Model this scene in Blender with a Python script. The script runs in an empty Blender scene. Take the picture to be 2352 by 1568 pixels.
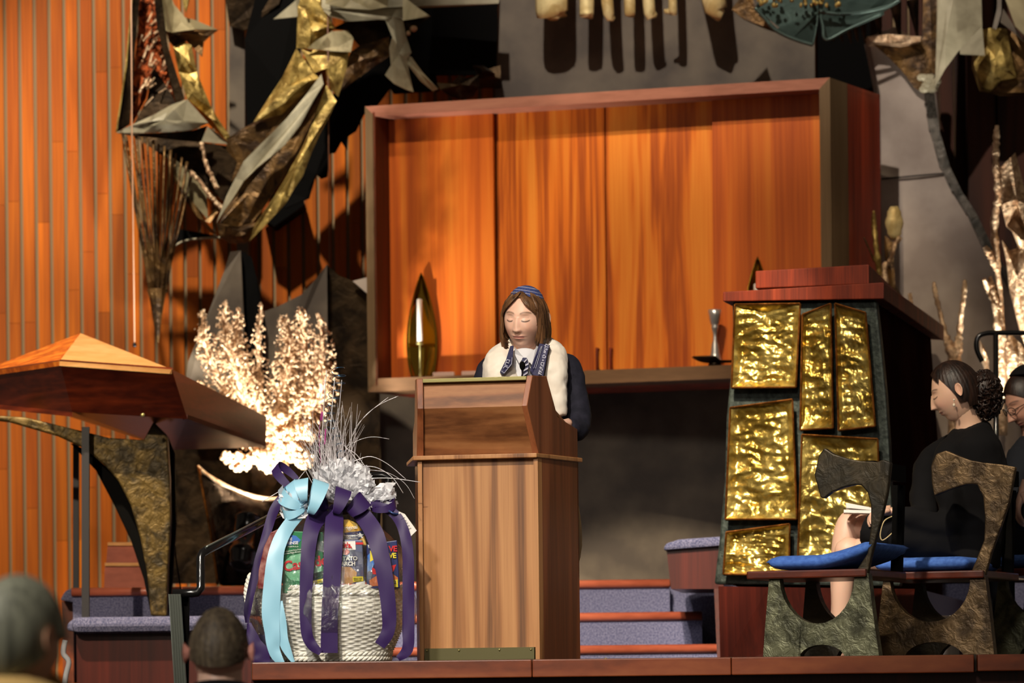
import bpy, bmesh, math, random
from mathutils import Vector, Matrix, noise
V = Vector
scn = bpy.context.scene
COL = scn.collection
rnd = random.Random(7)
# ------------------------------------------------------------------ camera
F = 8820.0; PX0 = 1176.0; PY0 = 1600.0; ROLL = 0.011; CZ = -0.13
cR, sR = math.cos(ROLL), math.sin(ROLL)
cd = bpy.data.cameras.new('camera'); cam = bpy.data.objects.new('camera', cd); COL.objects.link(cam)
cd.lens = 135; cd.sensor_width = 36; cd.sensor_fit = 'HORIZONTAL'
cd.shift_y = (PY0 - 784) / 2352.0
cd.clip_end = 200
cam.matrix_world = Matrix(((cR, sR, 0, 0), (0, 0, -1, 0), (-sR, cR, 0, CZ), (0, 0, 0, 1)))
cd.dof.use_dof = True; cd.dof.focus_distance = 13.9; cd.dof.aperture_fstop = 3.4
scn.camera = cam
# ------------------------------------------------------------------ world, exposure, stage lights
w = bpy.data.worlds.new('world'); scn.world = w; w.use_nodes = True
w.node_tree.nodes['Background'].inputs[0].default_value = (1.0, 0.80, 0.62, 1)
w.node_tree.nodes['Background'].inputs[1].default_value = 0.10
scn.view_settings.view_transform = 'Standard'; scn.view_settings.look = 'None'
scn.view_settings.gamma = 1; scn.view_settings.use_curve_mapping = False
scn.view_settings.exposure = 0.0
scn.cycles.use_denoising = True
scn.cycles.max_bounces = 6; scn.cycles.transparent_max_bounces = 24
scn.cycles.sample_clamp_indirect = 6
def spot(name, loc, target, watt, size_deg, col=(1, .84, .62), soft=.12, blend=.5):
    l = bpy.data.lights.new(name, 'SPOT'); l.energy = watt; l.color = col
    l.spot_size = math.radians(size_deg); l.spot_blend = blend; l.shadow_soft_size = soft
    o = bpy.data.objects.new(name, l); COL.objects.link(o); o.location = loc
    o.rotation_euler = (V(target) - V(loc)).to_track_quat('-Z', 'Y').to_euler(); return o
spot('ark_spot_left', (-2.7, 8.0, 11.6), (.10, 17.9, 2.0), 3500, 8.8, soft=.06, blend=.35)
spot('ark_spot_right', (-1.9, 8.0, 11.6), (1.02, 17.6, 2.0), 3500, 9.0, soft=.06, blend=.35)
spot('wall_spot_left', (-6.0, 7.5, 7.0), (-4.55, 19, 2.3), 2400, 26, soft=.15, blend=.45)
spot('sculpture_spot', (-2.4, 14.6, 8.0), (-1.7, 18.4, 2.7), 2900, 22, col=(1, .9, .76), soft=.12, blend=.5)
spot('desk_spot', (-3.4, 12.2, 8.0), (-2.0, 16.6, 1.2), 6000, 20, soft=.1, blend=.5)
spot('steps_spot', (-1.2, 7.0, 7.5), (.55, 17.2, .25), 9000, 11, soft=.05, blend=.25)
spot('backdrop_spot', (-1.0, 9.5, 9.0), (1.3, 18.7, 3.55), 3400, 19, col=(1, .9, .8), soft=.08, blend=.5)
spot('stage_spot_front', (-2.2, 5.0, 7.2), (-.1, 14.0, .6), 4200, 17, col=(1, .9, .76), soft=.15)
spot('pulpit_spot', (-1.6, 6.5, 8.5), (1.75, 15.6, .9), 4200, 14, col=(1, .86, .66), soft=.12)
spot('platform_spot', (-4.5, 8.0, 5.0), (-1.75, 16.8, .25), 2400, 11, soft=.08)
spot('front_fill', (-1.0, 1.5, 4.6), (.4, 13.5, .8), 1150, 18, col=(1, .9, .78), soft=.6)  # soft fill added from the front to brighten the reader's face
spot('hall_spot', (-3.5, 5.0, 4.5), (-1.0, 9.0, -.2), 1300, 60, col=(1, .95, .86), soft=.4)
# ------------------------------------------------------------------ pixel helpers
def P(px, py, Y):
    u = (px - PX0) / F; v = (PY0 - py) / F
    return V(((u * cR + v * sR) * Y, Y, CZ + (-u * sR + v * cR) * Y))
CAM = V((0, 0, CZ))
def RP(px, py, P0, N):
    d = P(px, py, 1.0) - CAM
    return CAM + d * ((P0 - CAM).dot(N) / d.dot(N))
def sc(Y): return Y / F           # metres per pixel at depth Y
def hsh(a, b, k=0):
    n = math.sin(a * 12.9898 + b * 78.233 + k * 37.7) * 43758.5453
    return (n - math.floor(n)) * 2 - 1
# ------------------------------------------------------------------ mesh builder
class MB:
    def __init__(s): s.v = []; s.f = []; s.m = []; s.c = {}; s.cur = 0; s.tone = None
    def add(s, vs, fs, mi=None):
        b = len(s.v); s.v += [V(x) for x in vs]
        for f in fs: s.f.append([b + i for i in f]); s.m.append(s.cur if mi is None else mi)
        if s.tone is not None:
            for i in range(b, len(s.v)): s.c[i] = s.tone
        return b
    def prism(s, pts, ext):
        n = len(pts); e = V(ext)
        vs = [V(p) for p in pts] + [V(p) + e for p in pts]
        s.add(vs, [list(range(n)), list(range(2 * n - 1, n - 1, -1))] + [[i, i + n, (i + 1) % n + n, (i + 1) % n] for i in range(n)])
    def hexa(s, a, b):   # two quads
        s.add(list(a) + list(b), [[0, 1, 2, 3], [7, 6, 5, 4], [0, 4, 5, 1], [1, 5, 6, 2], [2, 6, 7, 3], [3, 7, 4, 0]])
    def box(s, c, d, R=None):
        c = V(c); h = V(d) / 2; R = R or Matrix.Identity(3)
        q = [c + R @ V((sx * h.x, sy * h.y, sz * h.z)) for sz in (-1, 1) for sx, sy in ((-1, -1), (1, -1), (1, 1), (-1, 1))]
        s.hexa(q[:4], q[4:])
    def tube(s, pts, r, n=8, closed=False, flat=None, up=None):
        pts = [V(p) for p in pts]; k = len(pts)
        rr = r if isinstance(r, (list, tuple)) else [r] * k
        vs = []; prev = V(up) if up is not None else None
        for i, p in enumerate(pts):
            t = (pts[min(i + 1, k - 1)] - pts[max(i - 1, 0)])
            if t.length < 1e-9: t = V((0, 0, 1))
            t.normalize()
            if prev is None:
                prev = V((0, 1, 0)) if abs(t.y) < .9 else V((1, 0, 0))
            a = (prev - t * prev.dot(t))
            if a.length < 1e-6: a = t.orthogonal()
            a.normalize(); b = t.cross(a); prev = a if up is None else V(up)
            ri = rr[i]; ra, rb = ri if isinstance(ri, (tuple, list)) else (ri, ri)
            for j in range(n):
                th = 2 * math.pi * j / n
                vs.append(p + a * (math.cos(th) * ra) + b * (math.sin(th) * rb))
        fs = [[i * n + j, i * n + (j + 1) % n, (i + 1) * n + (j + 1) % n, (i + 1) * n + j] for i in range(k - 1) for j in range(n)]
        fs += [list(range(n - 1, -1, -1)), list(range((k - 1) * n, k * n))]
        s.add(vs, fs)
    def ell(s, c, r, R=None, nu=16, nv=10, fn=None):
        c = V(c); R = R or Matrix.Identity(3); r = V(r) if not isinstance(r, (int, float)) else V((r, r, r))
        vs = []; 
        for i in range(nv + 1):
            ph = math.pi * i / nv
            for j in range(nu):
                th = 2 * math.pi * j / nu
                d = V((math.sin(ph) * math.cos(th), math.sin(ph) * math.sin(th), math.cos(ph)))
                k = fn(d) if fn else 1
                vs.append(c + R @ V((d.x * r.x, d.y * r.y, d.z * r.z)) * k)
        s.add(vs, [[i * nu + j, (i + 1) * nu + j, (i + 1) * nu + (j + 1) % nu, i * nu + (j + 1) % nu] for i in range(nv) for j in range(nu)])
    def lathe(s, c, prof, n=24, ax=None, fn=None):
        c = V(c); R = ax or Matrix.Identity(3); k = len(prof)
        vs = []
        for i, (r, z) in enumerate(prof):
            for j in range(n):
                th = 2 * math.pi * j / n
                q = r if fn is None else fn(r, z, th)
                vs.append(c + R @ V((math.cos(th) * q, math.sin(th) * q, z)))
        fs = [[i * n + j, i * n + (j + 1) % n, (i + 1) * n + (j + 1) % n, (i + 1) * n + j] for i in range(k - 1) for j in range(n)]
        s.add(vs, fs)
    def grid(s, fn, nu, nv, wrap=False):
        vs = [fn(i / nu, j / nv) for j in range(nv + 1) for i in range(nu + 1)]
        s.add(vs, [[j * (nu + 1) + i, j * (nu + 1) + i + 1, (j + 1) * (nu + 1) + i + 1, (j + 1) * (nu + 1) + i] for j in range(nv) for i in range(nu)])
    def build(s, name, mats, parent=None, smooth=False, bevel=0, solid=0, sub=0, remesh=0, smit=0, merge=False, disp=None):
        me = bpy.data.meshes.new(name)
        off = parent_world(parent) if parent else V((0, 0, 0))
        me.from_pydata([v - off for v in s.v], [], s.f)
        if not isinstance(mats, (list, tuple)): mats = [mats]
        for m in mats: me.materials.append(m)
        for p, m in zip(me.polygons, s.m): p.material_index = min(m, len(mats) - 1)
        if s.c:
            at = me.color_attributes.new('tint', 'FLOAT_COLOR', 'POINT')
            for i in range(len(s.v)):
                c = s.c.get(i, (1, 1, 1)); at.data[i].color = (c[0], c[1], c[2], 1)
        bm = bmesh.new(); bm.from_mesh(me)
        if merge: bmesh.ops.remove_doubles(bm, verts=bm.verts, dist=1e-5)
        bmesh.ops.recalc_face_normals(bm, faces=bm.faces); bm.to_mesh(me); bm.free()
        if smooth or remesh:
            for p in me.polygons: p.use_smooth = True
        o = bpy.data.objects.new(name, me); COL.objects.link(o)
        if parent: o.parent = parent
        if solid:
            m = o.modifiers.new('s', 'SOLIDIFY'); m.thickness = solid; m.offset = 0
        if remesh:
            m = o.modifiers.new('r', 'REMESH'); m.mode = 'VOXEL'; m.voxel_size = remesh; m.use_smooth_shade = True
        if smit:
            m = o.modifiers.new('sm', 'SMOOTH'); m.iterations = smit; m.factor = .5
        if sub:
            m = o.modifiers.new('sub', 'SUBSURF'); m.levels = sub; m.render_levels = sub
        if disp:
            tx = bpy.data.textures.new(name + '_folds', 'CLOUDS'); tx.noise_scale = disp[0]
            m = o.modifiers.new('d', 'DISPLACE'); m.texture = tx; m.strength = disp[1]; m.mid_level = .5; m.texture_coords = 'LOCAL'
        if bevel:
            m = o.modifiers.new('b', 'BEVEL'); m.width = bevel; m.segments = 2; m.limit_method = 'ANGLE'
        return o
def parent_world(o):
    v = V(o.location)
    while o.parent: o = o.parent; v += V(o.location)
    return v
def tag(o, label, cat=None, group=None, kind=None):
    if label: o['label'] = label
    if cat: o['category'] = cat
    if group: o['group'] = group
    if kind: o['kind'] = kind
    return o
def thing(name, label, cat, loc, group=None):
    o = bpy.data.objects.new(name, None); COL.objects.link(o); o.location = loc; o.empty_display_size = .1
    return tag(o, label, cat, group)
def struct(mb, name, mats, **k):
    o = mb.build(name, mats, **k); o['kind'] = 'structure'; return o
def catmull(pts, n=6):
    pts = [V(p) for p in pts]; out = []
    q = [pts[0]] + pts + [pts[-1]]
    for i in range(1, len(q) - 2):
        for k in range(n):
            t = k / n; a, b, c, d = q[i - 1], q[i], q[i + 1], q[i + 2]
            out.append(.5 * ((2 * b) + (c - a) * t + (2 * a - 5 * b + 4 * c - d) * t * t + (3 * b - a - 3 * c + d) * t ** 3))
    out.append(pts[-1]); return out
def lerpl(rs, n):
    out = []; k = len(rs) - 1
    for i in range(n):
        t = i / (n - 1) * k; j = min(int(t), k - 1); u = t - j; u = u * u * (3 - 2 * u)
        a, b = rs[j], rs[j + 1]
        if isinstance(a, (int, float)) : out.append(a + (b - a) * u)
        else: out.append((a[0] + (b[0] - a[0]) * u, a[1] + (b[1] - a[1]) * u))
    return out
def limb(mb, pts, rs, n=14, seg=6, up=None):
    p = catmull(pts, seg); mb.tube(p, lerpl(rs, len(p)), n, up=up)
def text_parts(mb, s, origin, right, up, size, ext=.0015, bold=0, spacing=1.0, shear=0, mi=None):
    cu = bpy.data.curves.new('t', 'FONT'); cu.body = s; cu.size = size; cu.extrude = ext; cu.offset = bold
    cu.space_character = spacing; cu.shear = shear; cu.resolution_u = 3
    ob = bpy.data.objects.new('t', cu); COL.objects.link(ob)
    dg = bpy.context.evaluated_depsgraph_get(); dg.update()
    me = bpy.data.meshes.new_from_object(ob.evaluated_get(dg))
    r = V(right).normalized(); u = V(up); u = (u - r * u.dot(r)).normalized(); nrm = r.cross(u)
    o = V(origin)
    mb.add([o + r * v.co.x + u * v.co.y + nrm * v.co.z for v in me.vertices], [list(p.vertices) for p in me.polygons], mi)
    bpy.data.objects.remove(ob); bpy.data.meshes.remove(me); bpy.data.curves.remove(cu)
# ------------------------------------------------------------------ materials
def lin(c):
    def f(x):
        x /= 255.0
        return x / 12.92 if x <= .04045 else ((x + .055) / 1.055) ** 2.4
    return (f(c[0]), f(c[1]), f(c[2]), 1)
def newmat(name):
    m = bpy.data.materials.new(name); m.use_nodes = True; nt = m.node_tree
    return m, nt, nt.nodes['Principled BSDF']
def coords(nt, scale, kind='Object'):
    tc = nt.nodes.new('ShaderNodeTexCoord'); mp = nt.nodes.new('ShaderNodeMapping'); mp.inputs['Scale'].default_value = scale
    nt.links.new(tc.outputs[kind], mp.inputs[0]); return mp.outputs[0]
def ramp(nt, fac, stops):
    r = nt.nodes.new('ShaderNodeValToRGB'); e = r.color_ramp.elements
    while len(e) > 1: e.remove(e[0])
    e[0].position = stops[0][0]; e[0].color = stops[0][1]
    for p, c in stops[1:]:
        x = e.new(p); x.color = c
    nt.links.new(fac, r.inputs[0]); return r.outputs[0]
def noisen(nt, vec, scale=5, detail=4, rough=.55, dist=0):
    n = nt.nodes.new('ShaderNodeTexNoise'); n.inputs['Scale'].default_value = scale; n.inputs['Detail'].default_value = detail
    n.inputs['Roughness'].default_value = rough; n.inputs['Distortion'].default_value = dist
    if vec is not None: nt.links.new(vec, n.inputs['Vector'])
    return n.outputs['Fac']
def mul(nt, a, b):
    m = nt.nodes.new('ShaderNodeMix'); m.data_type = 'RGBA'; m.blend_type = 'MULTIPLY'; m.inputs[0].default_value = 1
    nt.links.new(a, m.inputs[6]); nt.links.new(b, m.inputs[7]); return m.outputs[2]
def bump(nt, bs, h, strength, dist=.01):
    b = nt.nodes.new('ShaderNodeBump'); b.inputs['Strength'].default_value = strength; b.inputs['Distance'].default_value = dist
    nt.links.new(h, b.inputs['Height']); nt.links.new(b.outputs[0], bs.inputs['Normal'])
def wood(name, dark, mid, light, scale=(9, 9, .55), rough=.38, tint=False, figure=3.0, coat=.15):
    m, nt, bs = newmat(name)
    v = coords(nt, scale)
    n1 = noisen(nt, v, 1.0, 3, .5, .4)
    mt = nt.nodes.new('ShaderNodeMath'); mt.operation = 'MULTIPLY'; mt.inputs[1].default_value = figure * 6.283; nt.links.new(n1, mt.inputs[0])
    si = nt.nodes.new('ShaderNodeMath'); si.operation = 'SINE'; nt.links.new(mt.outputs[0], si.inputs[0])
    ma = nt.nodes.new('ShaderNodeMapRange'); ma.inputs[1].default_value = -1.3; ma.inputs[2].default_value = 1.3; nt.links.new(si.outputs[0], ma.inputs[0])
    v2 = coords(nt, (scale[0] * 14, scale[1] * 14, scale[2] * 5)); n2 = noisen(nt, v2, 1, 3)
    mx = nt.nodes.new('ShaderNodeMix'); mx.inputs[0].default_value = .42; nt.links.new(ma.outputs[0], mx.inputs[2]); nt.links.new(n2, mx.inputs[3])
    c = ramp(nt, mx.outputs[0], [(.22, lin(dark)), (.5, lin(mid)), (.8, lin(light))])
    if tint:
        a = nt.nodes.new('ShaderNodeAttribute'); a.attribute_name = 'tint'; c = mul(nt, c, a.outputs['Color'])
    nt.links.new(c, bs.inputs['Base Color']); bs.inputs['Roughness'].default_value = rough
    bs.inputs['Coat Weight'].default_value = coat; bs.inputs['Coat Roughness'].default_value = .25
    if coat == 0: bs.inputs['Specular IOR Level'].default_value = .25
    return m
def metal(name, a, b, rough=.35, bscale=14, bstr=.5, bdist=.01, met=.9, stops=(.41, .59), det=5, stretch=(1, 1, 1)):
    m, nt, bs = newmat(name); v = coords(nt, stretch)
    n = noisen(nt, v, bscale * .5, 4, .6, .6)
    nt.links.new(ramp(nt, n, [(stops[0], lin(a)), (stops[1], lin(b))]), bs.inputs['Base Color'])
    bs.inputs['Metallic'].default_value = met; bs.inputs['Roughness'].default_value = rough
    if bstr: bump(nt, bs, noisen(nt, v, bscale, det, .6, .8), bstr, bdist)
    return m
def plain(name, c, rough=.5, met=0, spec=.5, c2=None, nscale=20, bstr=0, coat=0, sheen=0):
    m, nt, bs = newmat(name)
    if c2:
        nt.links.new(ramp(nt, noisen(nt, coords(nt, (1, 1, 1)), nscale, 4), [(.38, lin(c)), (.62, lin(c2))]), bs.inputs['Base Color'])
    else: bs.inputs['Base Color'].default_value = lin(c)
    bs.inputs['Roughness'].default_value = rough; bs.inputs['Metallic'].default_value = met
    bs.inputs['Specular IOR Level'].default_value = spec; bs.inputs['Coat Weight'].default_value = coat
    bs.inputs['Sheen Weight'].default_value = sheen
    if bstr: bump(nt, bs, noisen(nt, coords(nt, (1, 1, 1)), nscale * 1.5, 4), bstr, .003)
    return m
def tinted(name, rough=.5, sub=0, bscale=0, bstr=0, base=(255, 255, 255)):
    m, nt, bs = newmat(name); a = nt.nodes.new('ShaderNodeAttribute'); a.attribute_name = 'tint'
    nt.links.new(a.outputs['Color'], bs.inputs['Base Color']); bs.inputs['Roughness'].default_value = rough
    if sub:
        bs.inputs['Subsurface Weight'].default_value = sub; bs.inputs['Subsurface Radius'].default_value = (1, .35, .2); bs.inputs['Subsurface Scale'].default_value = .008
    if bstr: bump(nt, bs, noisen(nt, coords(nt, (1, 1, 1)), bscale, 4), bstr, .002)
    return m
M = {}
M['slat'] = wood('slat_wood', (158, 76, 8), (200, 104, 12), (216, 122, 22), (14, 14, .5), .6, tint=True, figure=1.5, coat=0)
M['gap'] = plain('groove_paint', (138, 114, 78), .7)
M['ark'] = wood('ark_teak', (150, 64, 12), (206, 104, 22), (222, 132, 42), (10, 10, .5), .35, figure=3.2)
M['arkplain'] = wood('ark_teak_plain', (168, 72, 14), (204, 98, 22), (222, 126, 38), (16, 16, .4), .38, figure=1.1)
M['arktop'] = wood('ark_rail_pinkish', (140, 88, 68), (165, 106, 84), (180, 122, 96), (.8, .8, 12), .5, figure=1.2, coat=0)
M['arkrim'] = wood('ark_rail_taupe', (98, 76, 50), (114, 90, 62), (126, 100, 72), (10, 10, .6), .5, figure=1.2, coat=0)
M['arkbot'] = wood('ark_rail_brown', (112, 82, 56), (130, 96, 66), (142, 106, 76), (.8, .8, 12), .5, figure=1.2, coat=0)
M['arkside'] = wood('ark_side_wood', (112, 36, 16), (170, 62, 30), (196, 80, 42), (5, 5, .3), .4, figure=1.6)
M['lect'] = wood('lectern_walnut', (104, 66, 36), (160, 106, 60), (192, 138, 86), (10, 10, .5), .42, figure=2.4)
M['lecth'] = wood('lectern_walnut_cross', (96, 56, 30), (140, 88, 50), (166, 112, 68), (1.2, 1.2, 14), .42, figure=2.0)
M['lectside'] = wood('lectern_side_walnut', (92, 48, 24), (134, 74, 40), (156, 92, 56), (9, 9, .5), .38, figure=1.8)
M['pulpit'] = wood('pulpit_redwood', (88, 30, 14), (128, 48, 22), (150, 66, 36), (8, 8, .8), .6, figure=1.6, coat=0)
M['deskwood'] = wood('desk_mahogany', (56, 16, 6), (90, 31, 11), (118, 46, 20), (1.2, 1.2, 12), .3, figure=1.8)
M['desktop'] = wood('lit_desk_top_wood', (214, 150, 84), (240, 184, 122), (250, 204, 146), (1.2, 1.2, 9), .3, figure=1.4)  # pale colour carries the light falling on the desk's top facet
M['edge'] = wood('stage_edge_wood', (86, 37, 15), (118, 55, 25), (136, 72, 36), (1.2, 9, 9), .4, figure=1.6)
M['redpanel'] = wood('plinth_mahogany', (54, 16, 10), (80, 26, 16), (98, 38, 24), (7, 7, .5), .35, figure=1.4)
M['nose'] = wood('nosing_wood', (150, 74, 52), (182, 96, 70), (198, 114, 84), (1.2, 9, 9), .35, figure=1.2)
M['carpet'] = plain('blue_carpet', (70, 74, 104), 1, 0, .1, (124, 122, 148), 160, .8)
M['floorc'] = plain('stage_carpet', (60, 52, 46), 1, 0, .1, (78, 70, 60), 60)
M['aud'] = plain('hall_floor', (40, 30, 28), .8)
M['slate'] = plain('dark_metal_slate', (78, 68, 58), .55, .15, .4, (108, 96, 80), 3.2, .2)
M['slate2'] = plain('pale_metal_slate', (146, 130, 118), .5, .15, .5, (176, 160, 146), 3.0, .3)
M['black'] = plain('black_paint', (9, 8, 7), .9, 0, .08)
M['blackg'] = plain('black_gloss', (16, 15, 15), .18, 0, .6)
M['bronze'] = metal('brown_bronze', (60, 42, 24), (124, 92, 50), .42, 16, .8, .014, met=.6)
M['gold'] = metal('gold_bronze', (124, 100, 46), (206, 176, 98), .42, 18, .8, .016, met=.55)
M['olive'] = metal('olive_patina', (122, 110, 76), (172, 158, 120), .6, 8, .3, .008, met=.2)
M['grey'] = metal('grey_patina', (132, 124, 98), (186, 176, 146), .55, 10, .3, .008, met=.15, stops=(.3, .7))
M['teal'] = metal('teal_patina', (48, 64, 60), (96, 116, 106), .35, 7, .4, .01, met=.6, stops=(.25, .8))
M['copper'] = metal('red_copper_mesh', (60, 24, 12), (190, 96, 50), .35, 60, .9, .015)
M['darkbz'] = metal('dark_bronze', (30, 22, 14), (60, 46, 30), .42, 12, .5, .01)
M['rosegold'] = metal('rose_gold_bronze', (186, 148, 112), (244, 212, 172), .4, 55, 1, .012, met=.75)
M['foil'] = metal('beaten_brass', (152, 124, 52), (224, 198, 112), .3, 15, .5, .015, met=.88, det=3)
M['coprim'] = metal('copper_rim', (110, 66, 24), (160, 100, 44), .35, 30, .3)
M['speck'] = plain('speckled_black_green', (26, 34, 30), .55, .3, .5, (58, 66, 60), 40, .9)
M['brass'] = plain('brushed_brass', (160, 150, 96), .38, .6)
M['brasspol'] = plain('polished_brass', (178, 140, 50), .12, 1)
M['kick'] = plain('kick_plate_brass', (104, 98, 66), .4, .7)
M['steel'] = plain('polished_silver', (225, 220, 214), .3, .85)
M['white'] = plain('candle_white', (240, 226, 214), .5)
M['paper'] = plain('white_paper', (235, 228, 220), .6)
M['skin'] = tinted('skin', .48, .12, 90, .12)
M['navy'] = plain('navy_wool', (22, 22, 34), .85, 0, .3, (34, 33, 46), 30, .3)
M['blackw'] = plain('black_wool', (12, 11, 13), .9, 0, .2)
M['suit'] = plain('dark_suit', (30, 32, 38), .9, 0, .2)
M['tallit'] = plain('cream_wool', (240, 226, 208), .85, 0, .2, (250, 240, 224), 14, .2, sheen=.2)
M['shirt'] = plain('white_shirt', (226, 224, 226), .7)
M['khaki'] = plain('khaki_trousers', (170, 150, 118), .8)
M['band'] = plain('navy_band', (36, 34, 68), .6, 0, .4, (48, 46, 84), 200)
M['silverthread'] = plain('silver_thread', (190, 188, 204), .5)
M['hair'] = None
M['cush'] = plain('blue_cushion', (62, 100, 180), .8, 0, .3, (78, 120, 200), 60, .2)
M['seatwood'] = wood('seat_rosewood', (62, 22, 10), (98, 38, 18), (120, 52, 26), (2, 2, 12), .35, figure=1.5)
M['chairbz'] = metal('chair_bronze', (66, 51, 33), (104, 83, 56), .45, 22, .7, .012, met=.6, stretch=(1, 1, 1))
M['chairgr'] = metal('chair_verdigris_bronze', (60, 60, 44), (100, 100, 76), .45, 22, .7, .012, met=.55)
M['hornA'] = metal('arm_dark_bronze', (38, 33, 22), (62, 52, 34), .45, 16, .5, .01, met=.5)
M['legbz'] = metal('desk_leg_bronze', (48, 38, 16), (98, 78, 34), .45, 24, .8, .012, met=.5)
M['alu'] = plain('fluted_aluminium', (142, 148, 138), .4, .8)
def hairmat(name, a, b, rough=.42):
    m, nt, bs = newmat(name)
    n = noisen(nt, coords(nt, (60, 60, 3)), 1, 3)
    nt.links.new(ramp(nt, n, [(.35, lin(a)), (.68, lin(b))]), bs.inputs['Base Color']); bs.inputs['Roughness'].default_value = rough
    bs.inputs['Specular IOR Level'].default_value = .35
    bump(nt, bs, noisen(nt, coords(nt, (300, 300, 8)), 1, 2), .5, .002); return m
M['hair'] = hairmat('light_brown_hair', (66, 42, 24), (132, 92, 58))
M['hairdk'] = hairmat('dark_brown_hair', (20, 12, 9), (46, 28, 20))
M['hairbl'] = hairmat('short_dark_hair', (56, 46, 36), (98, 84, 64), .6)
M['hairgy'] = hairmat('grey_hair', (78, 78, 66), (138, 138, 118), .6)
M['edgebz'] = metal('weathered_patina', (62, 58, 50), (104, 96, 86), .5, 30, .6, .01, met=.3)
M['caseshade'] = plain('pulpit_shaded_case', (34, 16, 11), .95, 0, 0, c2=(46, 22, 15), nscale=3)  # shade of the unlit pulpit side, put into the case colour
M['palegold'] = metal('pale_gold', (206, 176, 112), (244, 222, 160), .5, 18, .5, .01, met=.3)
M['shadewood'] = wood('shaded_board_wood', (34, 16, 8), (54, 26, 12), (70, 34, 16), (8, 8, .5), .6, coat=0)  # shade over the right-hand boards, put into the wood colour
# ================================================================== THE ROOM
def ZY(py, Y, px=1176): return P(px, py, Y).z
# slatted timber wall
WY = 19.0
mb = MB(); mb.cur = 1
mb.box((0.2, WY + .058, 2.3), (9.0, .10, 5.6)); mb.cur = 0
x = P(35, 700, WY).x - 8 * .0733
k = 0
while x < 3.4:
    z = -.5
    wd = .056
    if x > 2.0: wd = .066
    while z < 5.0:
        L = rnd.uniform(.5, 1.7); t = rnd.uniform(.72, 1.12); mb.tone = (t, t * rnd.uniform(.9, 1.02), t * rnd.uniform(.85, 1.05))
        mb.cur = 2 if x > 1.6 else 0  # boards at the right end take the painted shade
        mb.box((x, WY, z + L / 2), (wd, .022, L - .0015)); z += L
    x += .0733; k += 1
mb.tone = None
struct(mb, 'wall_back', [M['slat'], M['gap'], M['shadewood']])
# return wall far right, shade put into the dark board colour
mb = MB(); mb.tone = (.8, .8, .8)
for i in range(7):
    mb.box((2.32 + i * .145, 18.75 - .02 * (i % 2), 2.3), (.135, .06, 5.6))
struct(mb, 'wall_right', [M['shadewood']])
# floors
mb = MB(); xl = P(577, 1525, 13.35).x
mb.box(((xl + 4.5) / 2, 15.4, -.03), (4.5 - xl, 4.1, .06))
struct(mb, 'floor', M['floorc'])
mb = MB(); mb.box((0, 8.0, -1.23), (12, 23, .06)); struct(mb, 'floor_hall', M['aud'])
# stage edge plank and recessed fascia below it
mb = MB()
cuts = [577, 1222, 1680, 2238]
xs = [P(c, 1515, 13.3).x for c in cuts]
for a, b in zip(xs, xs[1:]): mb.box(((a + b) / 2, 13.33, -.032), (b - a - .002, .06, .062))
mb.box(((xs[-1] + .012 + 3.2) / 2, 13.33, -.03), (3.2 - xs[-1] - .012, .06, .058))
struct(mb, 'trim_1', M['edge'], bevel=.004)
mb = MB(); mb.box(((xl + 3.2) / 2, 13.45, -.63), (3.2 - xl, .1, 1.14)); struct(mb, 'wall_stage_front', M['redpanel'])
mb = MB()
for px in (1391, 1557, 1838, 1990): mb.ell(P(px, 1512, 13.34) , (.006, .006, .003), nu=10, nv=6)
tag(mb.build('brass_screw', M['brass'], smooth=True), 'row of tiny brass screw heads along the top of the stage edge', 'screw', kind='stuff')
# carpeted steps behind the lectern and upper platform
def step(zt, yf, xl_, xr, name, zb=0.0):
    m1 = MB(); m1.box(((xl_ + xr) / 2, yf + .9, (zt + zb) / 2 - .012), (xr - xl_, 1.8, zt - zb - .02))
    struct(m1, name, M['carpet'])
    m2 = MB(); pts = [V((xl_, yf - .0, zt - .018)), V((xr, yf - .0, zt - .018))]
    m2.tube(pts, .02, 12)
    return m2
LV = [(1482, 16.6, 1648), (1407, 16.95, 1612), (1332, 17.3, 1538)]
steps = []
nos = MB()
xleftstep = P(570, 1400, 17).x
for i, (py, Y, pr) in enumerate(LV):
    z = P(1400, py, Y).z
    xr = P(pr, py, Y).x
    m2 = step(z, Y, xleftstep, xr, 'floor_step')
    struct(m2, 'trim_2', M['nose'], smooth=True)
ZP = P(1400, 1332, 17.3).z         # platform level
mb = MB(); mb.box((0.71, 18.3, ZP / 2 - .02), (5.38, 1.8, ZP - .02)); struct(mb, 'floor_platform', M['carpet'])
# left platform : slab (lower) and riser with nosing
yl = 16.3
zs = P(300, 1416, yl).z; 
def pxx(px, Y): return P(px, 1450, Y).x
mb = MB(); mb.box(((pxx(165, yl) + pxx(575, yl)) / 2, yl + .45, zs - .035), (pxx(575, yl) - pxx(165, yl), .95, .07))
struct(mb, 'floor_slab', M['carpet'], bevel=.03)
mb = MB(); mb.box(((pxx(172, yl) + pxx(575, yl)) / 2, yl + .5, (zs - .07) / 2 - .6), (pxx(575, yl) - pxx(172, yl), .9, zs - .07 + 1.2))
struct(mb, 'wall_platform', M['redpanel'])
yr = 17.0; z2 = P(300, 1351, yr).z
mb = MB(); mb.box(((pxx(168, yr) + pxx(575, yr)) / 2, yr + .55, (zs + z2) / 2 - .01), (pxx(575, yr) - pxx(168, yr), 1.1, z2 - zs + .03))
struct(mb, 'floor_riser', M['carpet'])
mb = MB(); mb.tube([V((pxx(166, yr), yr - .005, z2 - .014)), V((pxx(575, yr), yr - .005, z2 - .014))], .019, 12)
struct(mb, 'trim_3', M['nose'], smooth=True)
mb = MB(); 
mb.prism([P(137, 1378, 17.2), P(150, 1356, 17.2), P(166, 1350, 17.2), P(170, 1384, 17.2)], (0, .5, 0))
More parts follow.
